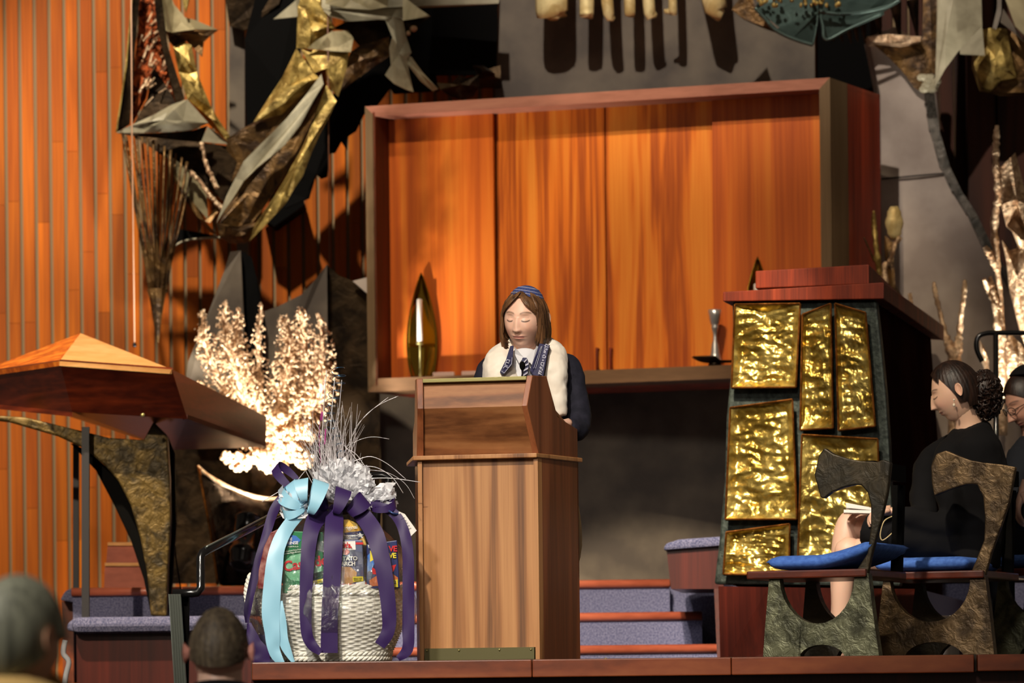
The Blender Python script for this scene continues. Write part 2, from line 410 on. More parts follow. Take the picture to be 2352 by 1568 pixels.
mb.prism([P(152, 1447, 16.5), P(154, 1432, 16.5), P(172, 1418, 16.5), P(178, 1452, 16.5)], (0, .4, 0))
struct(mb, 'trim_4', M['carpet'], bevel=.01)
mb = MB(); mb.prism([P(141, 1380, 17.3), P(168, 1382, 17.3), P(170, 1568, 17.3), P(146, 1568, 17.3)], (0, .5, 0)); struct(mb, 'wall_end', M['edge'])
# right wing wall with carpet cap
mb = MB(); yw = 16.4
mb.prism([P(1531, 1262, yw), P(1662, 1251, yw), P(1662, 1352, yw), P(1541, 1352, yw)], (.08, .7, 0))
mb.prism([P(1640, 1352, yw), P(1662, 1351, yw), P(1662, 1530, yw - .2), P(1648, 1530, yw - .2)], (.08, .6, 0))
struct(mb, 'wall_wing', M['redpanel'])
mb = MB(); mb.prism([P(1523, 1264, yw - .03), P(1528, 1248, yw - .03), P(1560, 1238, yw - .03), P(1664, 1231, yw - .03), P(1664, 1253, yw - .03)], (.08, .75, 0))
struct(mb, 'trim_5', M['carpet'], bevel=.012)
# platform that carries the pulpit and the chairs' back side
mb = MB(); mb.prism([P(1650, 1346, 15.75), P(1765, 1348, 15.6), P(2110, 1352, 15.35), P(2110, 1540, 15.35), P(1655, 1540, 15.75)], (.45, 2.2, 0))
struct(mb, 'wall_plinth', M['redpanel'])
# ---------------------------------------------------------------- metal-clad backdrop behind the ark
def slab(name, pts, Y, mat, th=.05, **k):
    m_ = MB(); m_.prism([P(p[0], p[1], Y + (p[2] if len(p) > 2 else 0)) for p in pts], (0, th, 0)); return m_.build(name, mat, **k)
t = thing('metal_backdrop', 'huge dark grey metal-clad backdrop rising behind the wooden ark', 'wall sculpture', P(1500, 1320, 18.7))
slab('back_panel', [(1147, -60), (1870, -60), (1872, 210), (1880, 900), (1880, 1330), (880, 1335), (870, 900), (1133, 700), (1137, 230)], 18.72, M['slate'], parent=t)
slab('recess_panel', [(1878, -60), (1996, -60), (2002, 190), (2030, 620), (2040, 1330), (1880, 1330)], 18.78, M['black'], parent=t)
o = slab('curved_pier', [(1995, 85), (2060, 60), (2130, 120), (2150, 215), (2158, 300), (2183, 385), (2210, 440), (2243, 490), (2284, 575), (2318, 625), (2345, 668), (2352, 760), (2360, 1330), (2036, 1330), (2026, 700), (2022, 218)], 18.35, M['slate2'], th=.22, parent=t)
mb = MB(); mb.tube(catmull([P(2024, 411, 18.34), P(2100, 404, 18.335), P(2178, 397, 18.34)]), .004, 6); mb.build('seam', M['black'], parent=t)
edge = [(2146, 215), (2158, 300), (2183, 385), (2210, 440), (2243, 490), (2284, 575), (2318, 625), (2345, 668)]
mb = MB(); 
for (a, b), (c, d) in zip(edge, edge[1:]):
    mb.prism([P(a - 22, b, 18.335), P(a, b, 18.335), P(c, d, 18.335), P(c - 24, d, 18.335)], (0, .015, 0))
mb.build('weathered_edge', M['edgebz'], parent=t)
# ================================================================== THE ARK
A0 = P(845, 900, 18.15); A0.x = P(838, 245, 18.15).x
U = V((2.138, -.70, 0)).normalized(); DV = V((.28, .52, 0)); DV.normalize()
NA = V((U.y, -U.x, 0))
def AP(px, py, d=0): return RP(px, py, A0 + DV * d, NA)
zt = AP(1905, 178).z; zb = AP(845, 900).z
W = (AP(1905, 400) - AP(838, 400)).length
def AK(s, d, z): return A0 + U * s + DV * d + V((0, 0, z - A0.z))
def sof(px, d=0): return (AP(px, 600, d) - (A0 + DV * d)).dot(U)
ark = thing('ark_cabinet', 'large wall-hung wooden cabinet with a deep frame and four orange teak panels', 'cabinet', A0)
DEP = .58; REC = .13
def akbox(m_, s0, s1, d0, d1, z0, z1):
    m_.hexa([AK(s0, d0, z0), AK(s1, d0, z0), AK(s1, d1, z0), AK(s0, d1, z0)], [AK(s0, d0, z1), AK(s1, d0, z1), AK(s1, d1, z1), AK(s0, d1, z1)])
T = .05; BT = .062
def miter(m_, q, mat, nm, d1=.2):
    m_.hexa([AK(s, 0, z) for s, z in q], [AK(s, d1, z) for s, z in q]); return m_.build(nm, mat, parent=ark)
tag(miter(MB(), [(0, zt), (W, zt), (W - T, zt - T), (T, zt - T)], M['arktop'], 'top_rail'), 'pinkish brown top rail of the frame')
tag(miter(MB(), [(0, zb), (W, zb), (W - T, zb + BT), (T, zb + BT)], M['arkbot'], 'bottom_rail'), 'brown bottom rail of the frame')
miter(MB(), [(0, zb), (T, zb + BT), (T, zt - T), (0, zt)], M['arkrim'], 'side_rail')
miter(MB(), [(W, zb), (W - T, zb + BT), (W - T, zt - T), (W, zt)], M['arkrim'], 'side_rail')
mb = MB()
akbox(mb, .002, .02, .2, DEP, zb, zt); akbox(mb, W - .02, W - .0005, .015, DEP, zb + .001, zt - .0005)
akbox(mb, 0, W, .2, DEP, zt - .02, zt - .001); akbox(mb, 0, W, .2, DEP, zb + .001, zb + .03); akbox(mb, 0, W, DEP - .02, DEP, zb, zt)
akbox(mb, T - .012, T + .0, .0, .2, zb + .03, zt - .03)
tag(mb.build('case', M['arkside'], parent=ark), 'red-brown case of the cabinet behind the frame')
seams = [sof(876, REC), sof(1137, REC), sof(1388, REC), sof(1637, REC), sof(1900, REC)]
dd = [REC, REC + .022, REC + .022, REC + .004]
for i in range(4):
    m_ = MB(); akbox(m_, seams[i] + (.003 if i else 0), seams[i + 1] - (.004 if i < 3 else 0), dd[i], dd[i] + .02, zb + BT - .01, zt - T + .01)
    dr = m_.build('door_panel', M['ark'] if i in (1, 2) else M['arkplain'], parent=ark)
    if i in (1, 2):
        hx = 1374 if i == 1 else 1405
        h = MB(); a = AP(hx, 802, dd[i]); b = AP(hx + 1, 850, dd[i])
        n = -NA if NA.y > 0 else NA
        n = V((n.x, n.y, 0)).normalized()
        h.tube([a, a + n * .02, a + n * .026 - V((0, 0, .012)), b + n * .026 + V((0, 0, .012)), b + n * .02, b], [.007, .008, .006, .006, .008, .007], 8)
        h.build('handle', M['pulpit'], parent=dr, smooth=True)
def shelfY(px, d): return AP(px, 860, d).y
# leaf-shaped brass sconces with candle, one at either end of the ark shelf
def sconce(px0, label, full=True):
    d = .085; Yp = shelfY(px0, d); zsh = zb + BT
    base = V((AP(px0, 860, d).x, Yp, zsh))
    t_ = thing('candle_sconce', label, 'candle holder', base, 'leaf-backed candle holders on the ark ledge')
    m_ = MB(); H = .50
    def fn(u, v):
        z = zsh + v * H; hw = .073 * math.sin(math.pi * min(1, (.16 + .84 * v) ** .82)) ** .85 if v < .999 else 0
        a = (u - .5) * 2
        return base + V((a * hw + .004, .03 - .035 * (1 - a * a) * 0 + .03 * a * a * (-1) , z - zsh)) 
    m_.grid(fn, 12, 26); m_.build('leaf_reflector', M['brasspol'], parent=t_, smooth=True, solid=.003)
    m_ = MB(); c = base + V((-.005, -.028, 0))
    m_.lathe(c, [(0, 0), (.012, 0), (.011, .008), (.007, .016), (.004, .05), (.004, .155), (.016, .157), (.018, .164), (.014, .17), (0, .17)], 16)
    m_.build('stem', M['brass'], parent=t_, smooth=True)
    m_ = MB(); m_.lathe(c, [(0, .168), (.0135, .168), (.0125, .37), (.002, .375), (0, .375)], 16); m_.build('candle', M['white'], parent=t_, smooth=True)
    return t_
sconce(968, 'leaf-shaped brass candle holder with white candle at left end of the ark')
sconce(1741, 'leaf-shaped brass candle holder rising behind the wooden top of the gold-fronted pulpit')
# chalice on a dark tray
Yc = shelfY(1642, .04); zc = zb + BT
ct = V((AP(1642, 850, .04).x, Yc, zc + .012))
m_ = MB()
def trayfn(u, v):
    a = u * 2 * math.pi; r = .002 + .098 * v
    return ct + V((math.cos(a) * r * 1.05, math.sin(a) * r * .5, .004 + .028 * v ** 3 * (1.0 if math.cos(a) < 0 else .25)))
m_.grid(trayfn, 32, 8); m_.tube([ct - V((0, 0, .012)), ct + V((0, 0, .006))], [.03, .025], 16)
tag(m_.build('tray', M['darkbz'], smooth=True, solid=.004), 'dark curled oval tray on the ark ledge under the silver goblet', 'tray')
m_ = MB(); g = ct + V((.002, 0, .0095))
m_.lathe(g, [(0, 0), (.033, 0), (.031, .006), (.026, .012), (.021, .04), (.0165, .075), (.0105, .095), (.009, .12), (.011, .135), (.0155, .15), (.0185, .16), (.015, .165), (.021, .175), (.0285, .215), (.031, .238), (.028, .238), (.02, .18), (0, .17)], 28)
tag(m_.build('goblet', M['steel'], smooth=True), 'tall silver goblet standing on the dark tray', 'goblet')
for px, w_, py, nm in ((1019, 50, 866, 'slim pale pink book lying nearer the left candle'), (1083, 46, 862, 'pale pink book lying behind the boy\'s shoulder')):
    a = AP(px, 866, .05); m_ = MB()
    m_.hexa([V((a.x - w_ * sc(18) / 2, a.y, zb + BT)) + V((0, 0, 0)), V((a.x + w_ * sc(18) / 2, a.y - .02, zb + BT)), V((a.x + w_ * sc(18) / 2, a.y + .06, zb + BT)), V((a.x - w_ * sc(18) / 2, a.y + .08, zb + BT))],
            [V((a.x - w_ * sc(18) / 2, a.y, zb + BT + .022)), V((a.x + w_ * sc(18) / 2, a.y - .02, zb + BT + .022)), V((a.x + w_ * sc(18) / 2, a.y + .06, zb + BT + .022)), V((a.x - w_ * sc(18) / 2, a.y + .08, zb + BT + .022))])
    tag(m_.build('prayer_book', plain('pale_pink_cover', (238, 200, 184), .5), bevel=.003), nm, 'book', 'books on the ark ledge')
# brackets that carry the ark off the backdrop
m_ = MB()
akbox(m_, .5, W - .5, DEP - .01, DEP + .06, zb + .3, zb + .45); m_.build('wall_bracket', M['black'], parent=ark)

# hanging cords
m_ = MB(); m_.tube([P(301, -60, 18.0), P(303, 300, 18.0), P(309, 786, 18.0)], .0032, 8)
cord = thing('hanging_microphone', 'thin pinkish cord with a dark end knob hanging left of the bronze sculpture', 'microphone', P(309, 792, 18.0))
m_.build('cord', plain('pink_cord', (196, 150, 116), .5), parent=cord, smooth=True)
m_ = MB(); m_.ell(P(309, 792, 18.0), (.010, .010, .012), nu=12, nv=8); m_.build('knob', M['blackg'], parent=cord, smooth=True)
m_ = MB(); m_.tube([P(752, -60, 18.3), P(757, 608, 18.3)], .0032, 6)
tag(m_.build('ceiling_wire', plain('brown_cord', (110, 70, 48), .5), smooth=True), 'thin brown cord hanging between the bronze sculpture and the ark', 'cord')
# ================================================================== LECTERN
LR = P(1240, 1515.5, 13.68); LR.z = 0; LL = P(966, 1518.5, 13.77); LL.z = 0
SD = V((.150, .29, 0))
uu = (LR - LL).normalized(); nn = V((uu.y, -uu.x, 0))           # nn toward the viewer
if nn.y > 0: nn = -nn
lat = SD.dot(uu); dep = -SD.dot(nn)
WL = (LR - LL).length
def L(u, w, z, out=0):      # u 0..1 across the front, w 0..1 back, metres out of the front
    sp = lat * w
    return LL + uu * (-sp + u * (WL + 2 * sp)) - nn * (dep * w) + nn * out + V((0, 0, z))
def Lh(m_, u0, u1, w0, w1, z0, z1):
    m_.hexa([L(u0, w0, z0), L(u1, w0, z0), L(u1, w1, z0), L(u0, w1, z0)], [L(u0, w0, z1), L(u1, w0, z1), L(u1, w1, z1), L(u0, w1, z1)])
zl = P(1240, 1043, 13.68).z
lec = thing('lectern', 'brown walnut speaking lectern with brass strips that the boy stands behind', 'lectern', (LL + LR) / 2)
m_ = MB(); Lh(m_, .03, .965, .05, .12, 0, zl - .012); m_.build('front_panel', M['lect'], parent=lec)
for u0, u1 in ((-.005, .03), (.965, 1.0)):
    m_ = MB(); Lh(m_, u0, u1, 0, .10, 0, zl - .012); m_.build('corner_post', M['lect'], parent=lec)
for u0, u1 in ((0, .04), (.96, .999)):
    m_ = MB(); Lh(m_, u0, u1, .101, 1, 0, zl - .012); m_.build('side_panel', M['lectside'], parent=lec)
m_ = MB(); Lh(m_, .001, .999, .97, 1, .3, zl - .012); m_.build('shelf_back', M['lectside'], parent=lec)
m_ = MB(); Lh(m_, -.05, 1.012, -.06, 1.06, zl - .012, zl + .004); m_.build('ledge', M['lect'], parent=lec, bevel=.003)
def Lp(u, q, z): return L(u, q, z)
prof = [(0.02, zl + .004), (-.24, P(1213, 931, 13.61).z), (-.10, P(1225, 862, 13.65).z), (.24, P(1256, 864, 13.76).z), (.50, P(1280, 956, 13.8).z), (.99, P(1329, 985, 13.96).z), (.99, zl + .004)]
for u0, u1 in ((-.012, .045), (.95, 1.0)):
    m_ = MB(); m_.hexa if 0 else None
    a = [L(u0, q, z) for q, z in prof]; b = [L(u1, q, z) for q, z in prof]; n = len(prof)
    m_.add(a + b, [list(range(n)), list(range(2 * n - 1, n - 1, -1))] + [[i, (i + 1) % n, (i + 1) % n + n, i + n] for i in range(n)])
    m_.build('cheek', M['lectside'], parent=lec, bevel=.002)
def strip(m_, q0, z0, q1, z1, u0, u1, th=.10):
    m_.hexa([L(u0, q0, z0), L(u1, q0, z0), L(u1, q1, z1), L(u0, q1, z1)], [L(u0, q0 + th, z0), L(u1, q0 + th, z0), L(u1, q1 + th, z1), L(u0, q1 + th, z1)])
(q0, z0), (q1, z1), (q2, z2) = prof[0], prof[1], prof[2]
m_ = MB(); strip(m_, q0 + .05, z0, q1 + .05, z1, .045, .95); m_.build('lower_fascia', M['lecth'], parent=lec)
m_ = MB(); strip(m_, q1 + .05, z1, q2 + .05, z2 - .012, .045, .95); tag(m_.build('upper_fascia', M['lecth'], parent=lec), 'upper slanting board facing the hall')
m_ = MB(); strip(m_, q2 - .03, z2 - .016, q2 - .03, z2 - .002, .04, .955, .22); tag(m_.build('brass_strip', M['brass'], parent=lec, bevel=.002), 'brass strip along the top edge')
m_ = MB(); a = L(.045, q2 + .1, z2 - .015); m_.hexa([L(.045, q2 + .1, z2 - .03), L(.95, q2 + .1, z2 - .03), L(.95, .9, zl + .12), L(.045, .9, zl + .12)], [L(.045, q2 + .1, z2 - .018), L(.95, q2 + .1, z2 - .018), L(.95, .9, zl + .132), L(.045, .9, zl + .132)])
m_.build('reading_board', M['lecth'], parent=lec)
m_ = MB(); zk = P(1100, 1487, 13.7).z; m_.hexa([L(.035, -.005, .004), L(.955, -.005, .004), L(.955, .05, .004), L(.035, .05, .004)], [L(.035, -.005, zk), L(.955, -.005, zk), L(.955, .05, zk), L(.035, .05, zk)])
kp = m_.build('kick_plate', M['kick'], parent=lec)
m_ = MB()
for u in (.055, .325, .665, .93): m_.ell(L(u, -.012, zk - .008), (.004, .003, .004), nu=8, nv=6)
m_.build('screw', M['brass'], parent=kp, smooth=True)
# microphone on the reading board
mt = L(.85, .3, zl + .19); mh = P(1200, 840, 13.9)
mic = thing('microphone', 'small black gooseneck microphone rising in front of the boy\'s striped tie', 'microphone', P(1200, 880, 13.85))
m_ = MB(); m_.tube(catmull([P(1199, 905, 13.82), P(1199, 880, 13.83), P(1200, 860, 13.87), P(1201, 850, 13.9)]), .0028, 8); m_.build('gooseneck', M['blackg'], parent=mic, smooth=True)
m_ = MB(); m_.ell(mh, (.0105, .0105, .0165), nu=16, nv=10); m_.build('windscreen', M['black'], parent=mic, smooth=True)
m_ = MB(); m_.lathe(P(1199, 905, 13.82), [(0, -.02), (.02, -.02), (.02, -.005), (.006, 0), (0, 0)], 16); m_.build('mount', M['blackg'], parent=mic)
# ================================================================== BRONZE SCULPTURE, UPPER LEFT
def facets(parent, name, polys, mat, Y, amp=.05, th=.012, label=None, puff=0, bevel=0):
    m_ = MB()
    for pts in polys:
        q = [P(a, b, Y + hsh(a // 3, b // 3) * amp * .55) for a, b in pts]
        if puff:      # raise a ridge towards the hall along the centre of the sheet
            c = sum(q, V((0, 0, 0))) / len(q); c += V((0, -puff, 0)); n = len(q)
            mid = [(p * .45 + c * .55) + V((0, -puff * .25 + hsh(i, n) * puff * .3, 0)) for i, p in enumerate(q)]
            vs = q + mid + [c] + [p + V((0, th, 0)) for p in q]
            fs = [[i, (i + 1) % n, n + (i + 1) % n, n + i] for i in range(n)] + [[n + i, n + (i + 1) % n, 2 * n] for i in range(n)]
            fs += [[(i + 1) % n, i, 2 * n + 1 + i, 2 * n + 1 + (i + 1) % n] for i in range(n)] + [[2 * n + 1 + i for i in range(n)]]
            m_.add(vs, fs)
        else: m_.prism(q, (0, th, 0))
    o = m_.build(name, mat, parent=parent)
    if label: o['label'] = label
    return o
YS = 18.502
S = thing('bronze_sculpture', 'huge folded bronze sculpture of gold, brown and grey sheets hanging at upper left', 'sculpture', P(540, 300, YS))
facets(S, 'mounting_post', [[(526, -60), (562, -60), (562, 470), (527, 470)]], M['slate'], 18.742, 0, .2)
facets(S, 'mounting_post', [[(543, 540), (570, 540), (574, 720), (548, 720)]], M['slate'], 18.802, 0, .3)
facets(S, 'arm_mount', [[(600, 500), (690, 440), (700, 470), (630, 520)]], M['black'], 18.772, 0, .2)
facets(S, 'backing_sheet', [[(600, -60), (690, -60), (690, 130), (640, 190), (600, 260), (566, 300), (562, 90)], [(655, 330), (800, 180), (893, 120), (905, 190), (868, 240), (836, 262), (818, 300), (800, 312), (797, 345), (784, 325), (770, 350), (757, 352), (752, 405), (738, 410), (726, 400), (708, 440), (690, 380)],
     [(690, 400), (726, 402), (710, 455), (655, 478), (640, 440)], [(890, -40), (1146, -60), (1140, 172), (1000, 172), (930, 130)], [(890, 60), (1000, 170), (1010, 208), (962, 211), (905, 215), (880, 180)]], M['black'], 18.652, .04, .02, 'black backing sheets behind the bronze')
facets(S, 'backing_spike', [[(410, 525), (480, 538), (520, 545), (450, 549), (402, 564)]], M['black'], 18.592, .02)
m_ = MB(); m_.tube(catmull([P(400, 566, 18.580), P(425, 553, 18.580), P(470, 547, 18.568), P(540, 545, 18.562)]), .006, 6); m_.build('rim', M['grey'], parent=S, smooth=True)
facets(S, 'upper_sheet', [[(510, -60), (665, -60), (640, 10), (562, 70), (527, 60)]], M['darkbz'], 18.652, .04)
facets(S, 'outer_spine', [[(307, -60), (325, -60), (320, 0), (311, 100), (298, 285), (268, 304), (290, 150)]], M['darkbz'], 18.472, .03)
m_ = MB(); m_.tube([P(308, -60, 18.448), P(290, 150, 18.448), P(267, 303, 18.448)], .0045, 6); m_.build('rim', M['gold'], parent=S)
facets(S, 'copper_lattice', [[(322, -60), (350, -60), (366, 60), (385, 150), (402, 235), (380, 225), (352, 152), (345, 180), (335, 225), (302, 288), (304, 180), (315, 90)]], M['copper'], 18.568, .05, label='reddish copper mesh panel')
m_ = MB(); rr = random.Random(3)
for i in range(34):
    t0 = rr.random(); x0 = 318 + rr.uniform(0, 60); y0 = 5 + rr.uniform(0, 240)
    m_.tube([P(x0, y0, 18.532 + rr.uniform(-.04, .04)), P(x0 + rr.uniform(8, 22), y0 - rr.uniform(10, 34), 18.520 + rr.uniform(-.04, .04))], rr.uniform(.003, .007), 5)
m_.build('lattice_twig', M['rosegold'], parent=S); COL.objects[-1]['kind'] = 'stuff'
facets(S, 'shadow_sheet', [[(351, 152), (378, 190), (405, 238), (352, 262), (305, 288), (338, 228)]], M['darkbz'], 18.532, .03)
facets(S, 'inner_spine', [[(350, -60), (370, -60), (384, 100), (402, 158), (424, 226), (405, 240), (385, 160), (360, 60)]], M['darkbz'], 18.472, .03)
facets(S, 'light_horn', [[(366, -60), (385, -30), (400, 10), (424, 40), (446, 45), (500, 68), (448, 67), (396, 74), (381, 70)]], M['olive'], 18.424, .08, label='pale olive horn pointing right')
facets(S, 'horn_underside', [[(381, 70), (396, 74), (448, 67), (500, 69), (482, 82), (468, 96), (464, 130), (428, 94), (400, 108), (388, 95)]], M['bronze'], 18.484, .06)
m_ = MB(); m_.tube([P(428, -20, 18.412), P(427, 8, 18.412), P(427, 28, 18.412)], [.022, .014, .002], 8); m_.build('spike', M['gold'], parent=S)
facets(S, 'gold_arm', [[(398, 108), (424, 96), (440, 104), (452, 165), (436, 170), (410, 165)], [(410, 165), (436, 170), (452, 165), (468, 205), (486, 248), (468, 262), (430, 228)], [(430, 228), (468, 262), (486, 248), (506, 280), (528, 312), (521, 324), (478, 284)]], M['gold'], 18.460, .06, puff=.035)
facets(S, 'pale_wing', [[(268, 304), (300, 288), (352, 264), (395, 240), (430, 228), (478, 282), (445, 297), (400, 302), (330, 305)]], M['grey'], 18.352, .04, puff=.05, label='pale grey triangular wing')
facets(S, 'pale_flap', [[(477, 290), (502, 307), (528, 332), (462, 325)]], M['grey'], 18.340, .04)
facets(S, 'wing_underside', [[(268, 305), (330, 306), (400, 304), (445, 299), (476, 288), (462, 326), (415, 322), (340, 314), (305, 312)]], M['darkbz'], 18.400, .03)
facets(S, 'dark_body', [[(308, 312), (462, 326), (525, 335), (560, 345), (560, 385), (522, 470), (470, 425), (430, 390), (370, 355)]], M['darkbz'], 18.484, .05)
for pts, r in (([(463, 330), (468, 352), (476, 385), (488, 410), (498, 430)], .013), ([(441, 398), (462, 420), (480, 447), (496, 465), (515, 482)], .013)):
    m_ = MB(); q = catmull([P(a, b, 18.412) for a, b in pts], 7)
    for i, p in enumerate(q): m_.ell(p + V((hsh(i, 1) * .004, 0, 0)), r * (.75 + .35 * hsh(i, 2) ** 2), nu=7, nv=5)
    m_.tube(q, r * .6, 6); m_.build('beaded_strip', M['rosegold'], parent=S, smooth=True)
facets(S, 'olive_panel', [[(380, 352), (402, 366), (436, 392), (474, 432), (478, 505), (448, 470), (412, 425), (395, 385)]], M['olive'], 18.448, .04)
facets(S, 'lower_rim', [[(395, 385), (412, 425), (448, 470), (470, 507), (500, 540), (480, 532), (455, 500), (420, 452), (398, 410)], [(470, 507), (498, 475), (505, 480), (482, 512)]], M['bronze'], 18.412, .04)
facets(S, 'gold_shoulder', [[(684, 14), (700, 20), (722, 48), (770, 64), (730, 92), (712, 112), (681, 110)], [(684, 14), (712, -60), (745, -60), (742, 20), (770, 64), (722, 48)]], M['gold'], 18.322, .05, puff=.03)
facets(S, 'tan_plate', [[(706, 111), (728, 92), (762, 72), (800, 70), (812, 88), (806, 119), (760, 117)]], M['olive'], 18.292, .03, label='smooth tan plate')
facets(S, 'brown_flap', [[(806, 119), (826, 105), (862, 95), (894, 84), (894, 128), (862, 150), (820, 180), (781, 210), (788, 160)]], M['bronze'], 18.382, .06, puff=.03)
facets(S, 'dark_joint', [[(760, 66), (800, 48), (890, 44), (897, 80), (860, 96), (826, 106), (810, 88), (800, 70)]], M['darkbz'], 18.412, .03)
facets(S, 'gold_thigh', [[(681, 110), (720, 168), (735, 180), (690, 222), (648, 262), (582, 280), (616, 226), (648, 178)]], M['gold'], 18.292, .05, puff=.05)
facets(S, 'gold_knee', [[(690, 112), (760, 118), (802, 119), (795, 160), (777, 222), (760, 205), (750, 188), (748, 148), (736, 148), (722, 168)]], M['gold'], 18.304, .05, puff=.03)
facets(S, 'brown_fold', [[(740, 168), (690, 222), (648, 262), (585, 280), (548, 300), (522, 318), (520, 345), (545, 372), (530, 420), (560, 385), (600, 335), (680, 260)]], M['bronze'], 18.304, .03)
facets(S, 'crest', [[(738, 170), (743, 192), (722, 226), (690, 285), (655, 330), (622, 360), (590, 385), (560, 415), (538, 450), (516, 482), (497, 512), (520, 450), (540, 410), (560, 370), (600, 330), (660, 270), (705, 215)]], M['grey'], 18.220, .03, th=.02, label='long pale grey crest along the arm')
facets(S, 'hollow', [[(745, 190), (728, 250), (708, 300), (682, 350), (650, 410), (610, 470), (580, 512), (545, 522), (504, 512), (520, 475), (545, 435), (585, 378), (640, 338), (690, 288), (722, 228)]], M['bronze'], 18.340, .06, puff=-.03)
facets(S, 'gold_rim', [[(750, 195), (773, 232), (755, 270), (735, 306), (715, 350), (696, 402), (674, 435), (658, 464), (635, 490), (612, 515), (572, 554), (585, 515), (625, 460), (660, 400), (700, 320), (735, 250)]], M['gold'], 18.280, .04, puff=.03)
facets(S, 'base_cap', [[(497, 512), (545, 520), (590, 510), (600, 515), (585, 545), (560, 558), (530, 558), (505, 545)]], M['bronze'], 18.316, .03, puff=.04)
facets(S, 'top_crescent', [[(735, -30), (780, -60), (1000, -60), (1146, -40), (1146, 8), (1050, 14), (960, 18), (940, 18), (988, 37), (935, 44), (910, 46), (870, 44), (800, 48), (756, 36), (738, 20)]], M['grey'], 18.292, .05, label='pale grey sheet along the top of the picture')
facets(S, 'pointed_wing', [[(628, 44), (680, 0), (690, -20), (684, 38)]], M['grey'], 18.412, .02)
facets(S, 'olive_dome', [[(742, -60), (900, -60), (890, 15), (850, 22), (790, 18), (748, 8)]], M['olive'], 18.232, .03, puff=.06)
facets(S, 'tendril', [[(884, 44), (905, 40), (925, 45), (935, 90), (945, 120), (935, 135), (940, 168), (950, 211), (932, 205), (905, 192), (884, 172), (898, 150), (894, 110), (905, 70)], [(925, 128), (945, 130), (970, 165), (1006, 204), (994, 209), (965, 185), (938, 150)]], M['grey'], 18.262, .04, puff=.02)
facets(S, 'side_horn', [[(925, -10), (960, 18), (988, 37), (925, 46)], ], M['olive'], 18.232, .05)
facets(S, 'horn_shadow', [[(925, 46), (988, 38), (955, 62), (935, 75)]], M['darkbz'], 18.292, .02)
m_ = MB(); m_.ell(P(950, 66, 18.262), (.018, .012, .015)); m_.ell(P(938, 76, 18.262), (.01, .01, .012)); m_.build('nugget', M['rosegold'], parent=S, smooth=True); COL.objects[-1]['kind'] = 'stuff'
facets(S, 'dark_crescent', [[(1003, 190), (1035, 192), (1055, 172), (1066, 180), (1085, 176), (1101, 170), (1100, 200), (1086, 222), (1060, 228), (1035, 222), (1012, 206)], [(1085, 150), (1110, 150), (1136, 168), (1139, 180), (1100, 172)]], M['darkbz'], 18.352, .05, puff=.03)
facets(S, 'crescent_arm', [[(1095, 165), (1150, 150), (1150, 180), (1100, 180)]], M['darkbz'], 18.412, .02, th=.3)
# rods gathered into a hanging tassel
m_ = MB()
for i, (x0, y0) in enumerate([(282, 308), (290, 312), (302, 306), (312, 312), (326, 314), (338, 318), (352, 322), (364, 330), (378, 336), (392, 345), (404, 352), (418, 362), (430, 372), (440, 390)]):
    x1 = 344 + i * 3.0; yy = 18.322 + .09 * math.sin(i * 2.1)
    m_.tube(catmull([P(x0, y0, yy + .05), P(x0 * .62 + x1 * .38, y0 * .62 + 670 * .38, yy), P(x1 * .86 + x0 * .14 * 1.0, 610, 18.334), P(x1, 672, 18.352)], 4), [.0055 if i % 3 else .008] * 13, 6)
m_.build('rod_bundle', M['bronze'], parent=S, smooth=True); COL.objects[-1]['kind'] = 'stuff'
m_ = MB(); m_.tube([P(360, 664, 18.352), P(361, 690, 18.352), P(361, 730, 18.352), P(362, 765, 18.352), P(363, 786, 18.352)], [.048, .036, .022, .012, .004], 10); m_.build('tassel_cap', M['bronze'], parent=S)
# ================================================================== SCULPTURE ALONG THE TOP
H = thing('hanging_bronze', 'bronze sculpture across the top with gold fingers and a teal faceted bowl above the ark', 'sculpture', P(1500, -40, 18.40))
facets(H, 'carrying_beam', [[(1146, -340), (2352, -340), (2352, -300), (1146, -300)]], M['darkbz'], 18.30, 0, .5)
def finger(pts, r, mat):
    m2 = MB(); q = catmull([P(a, b, 18.42 + .02 * hsh(a, b)) for a, b in pts], 5); rr = lerpl(r, len(q)); m2.tube(q, [(x * .55, x) for x in rr], 12, up=(0, 1, 0)); return m2.build('finger', mat, parent=H, smooth=True)
k = sc(18.25)
finger([(1268, -330), (1267, 0), (1270, 25), (1272, 44)], [34 * k, 38 * k, 33 * k, 12 * k], M['palegold'])
finger([(1350, -330), (1348, 5), (1345, 28)], [18 * k, 17 * k, 14 * k], M['palegold'])
finger([(1385, -330), (1395, 5), (1412, 40)], [16 * k, 14 * k, 3 * k], M['palegold'])
finger([(1440, -330), (1446, 0), (1448, 32)], [12 * k, 13 * k, 9 * k], M['palegold'])
finger([(1478, -330), (1490, 5), (1500, 27)], [14 * k, 14 * k, 12 * k], M['palegold'])
finger([(1535, -330), (1545, 0), (1542, 24), (1526, 26)], [10 * k, 10 * k, 8 * k, 5 * k], M['palegold'])
finger([(1590, -330), (1640, 0), (1650, 12)], [50 * k, 28 * k, 10 * k], M['palegold'])
facets(H, 'bowl_side', [[(1680, 21), (1720, -30), (1735, 18), (1783, 70), (1800, 80), (1758, 66), (1710, 45)]], M['bronze'], 18.25, .03)
facets(H, 'bowl_facet', [[(1735, 18), (1760, -40), (1878, -40), (1880, 28), (1862, 45), (1790, 62)], [(1783, 70), (1790, 62), (1862, 45), (1880, 28), (1868, 102), (1820, 88)], [(1884, 28), (1880, -40), (2060, -40), (2062, 6), (1990, 26), (1930, 32)], [(1884, 30), (1930, 34), (1990, 28), (2062, 8), (2000, 44), (1950, 66), (1898, 90)]], M['teal'], 18.10, .07, label='teal-green facets of the bowl')
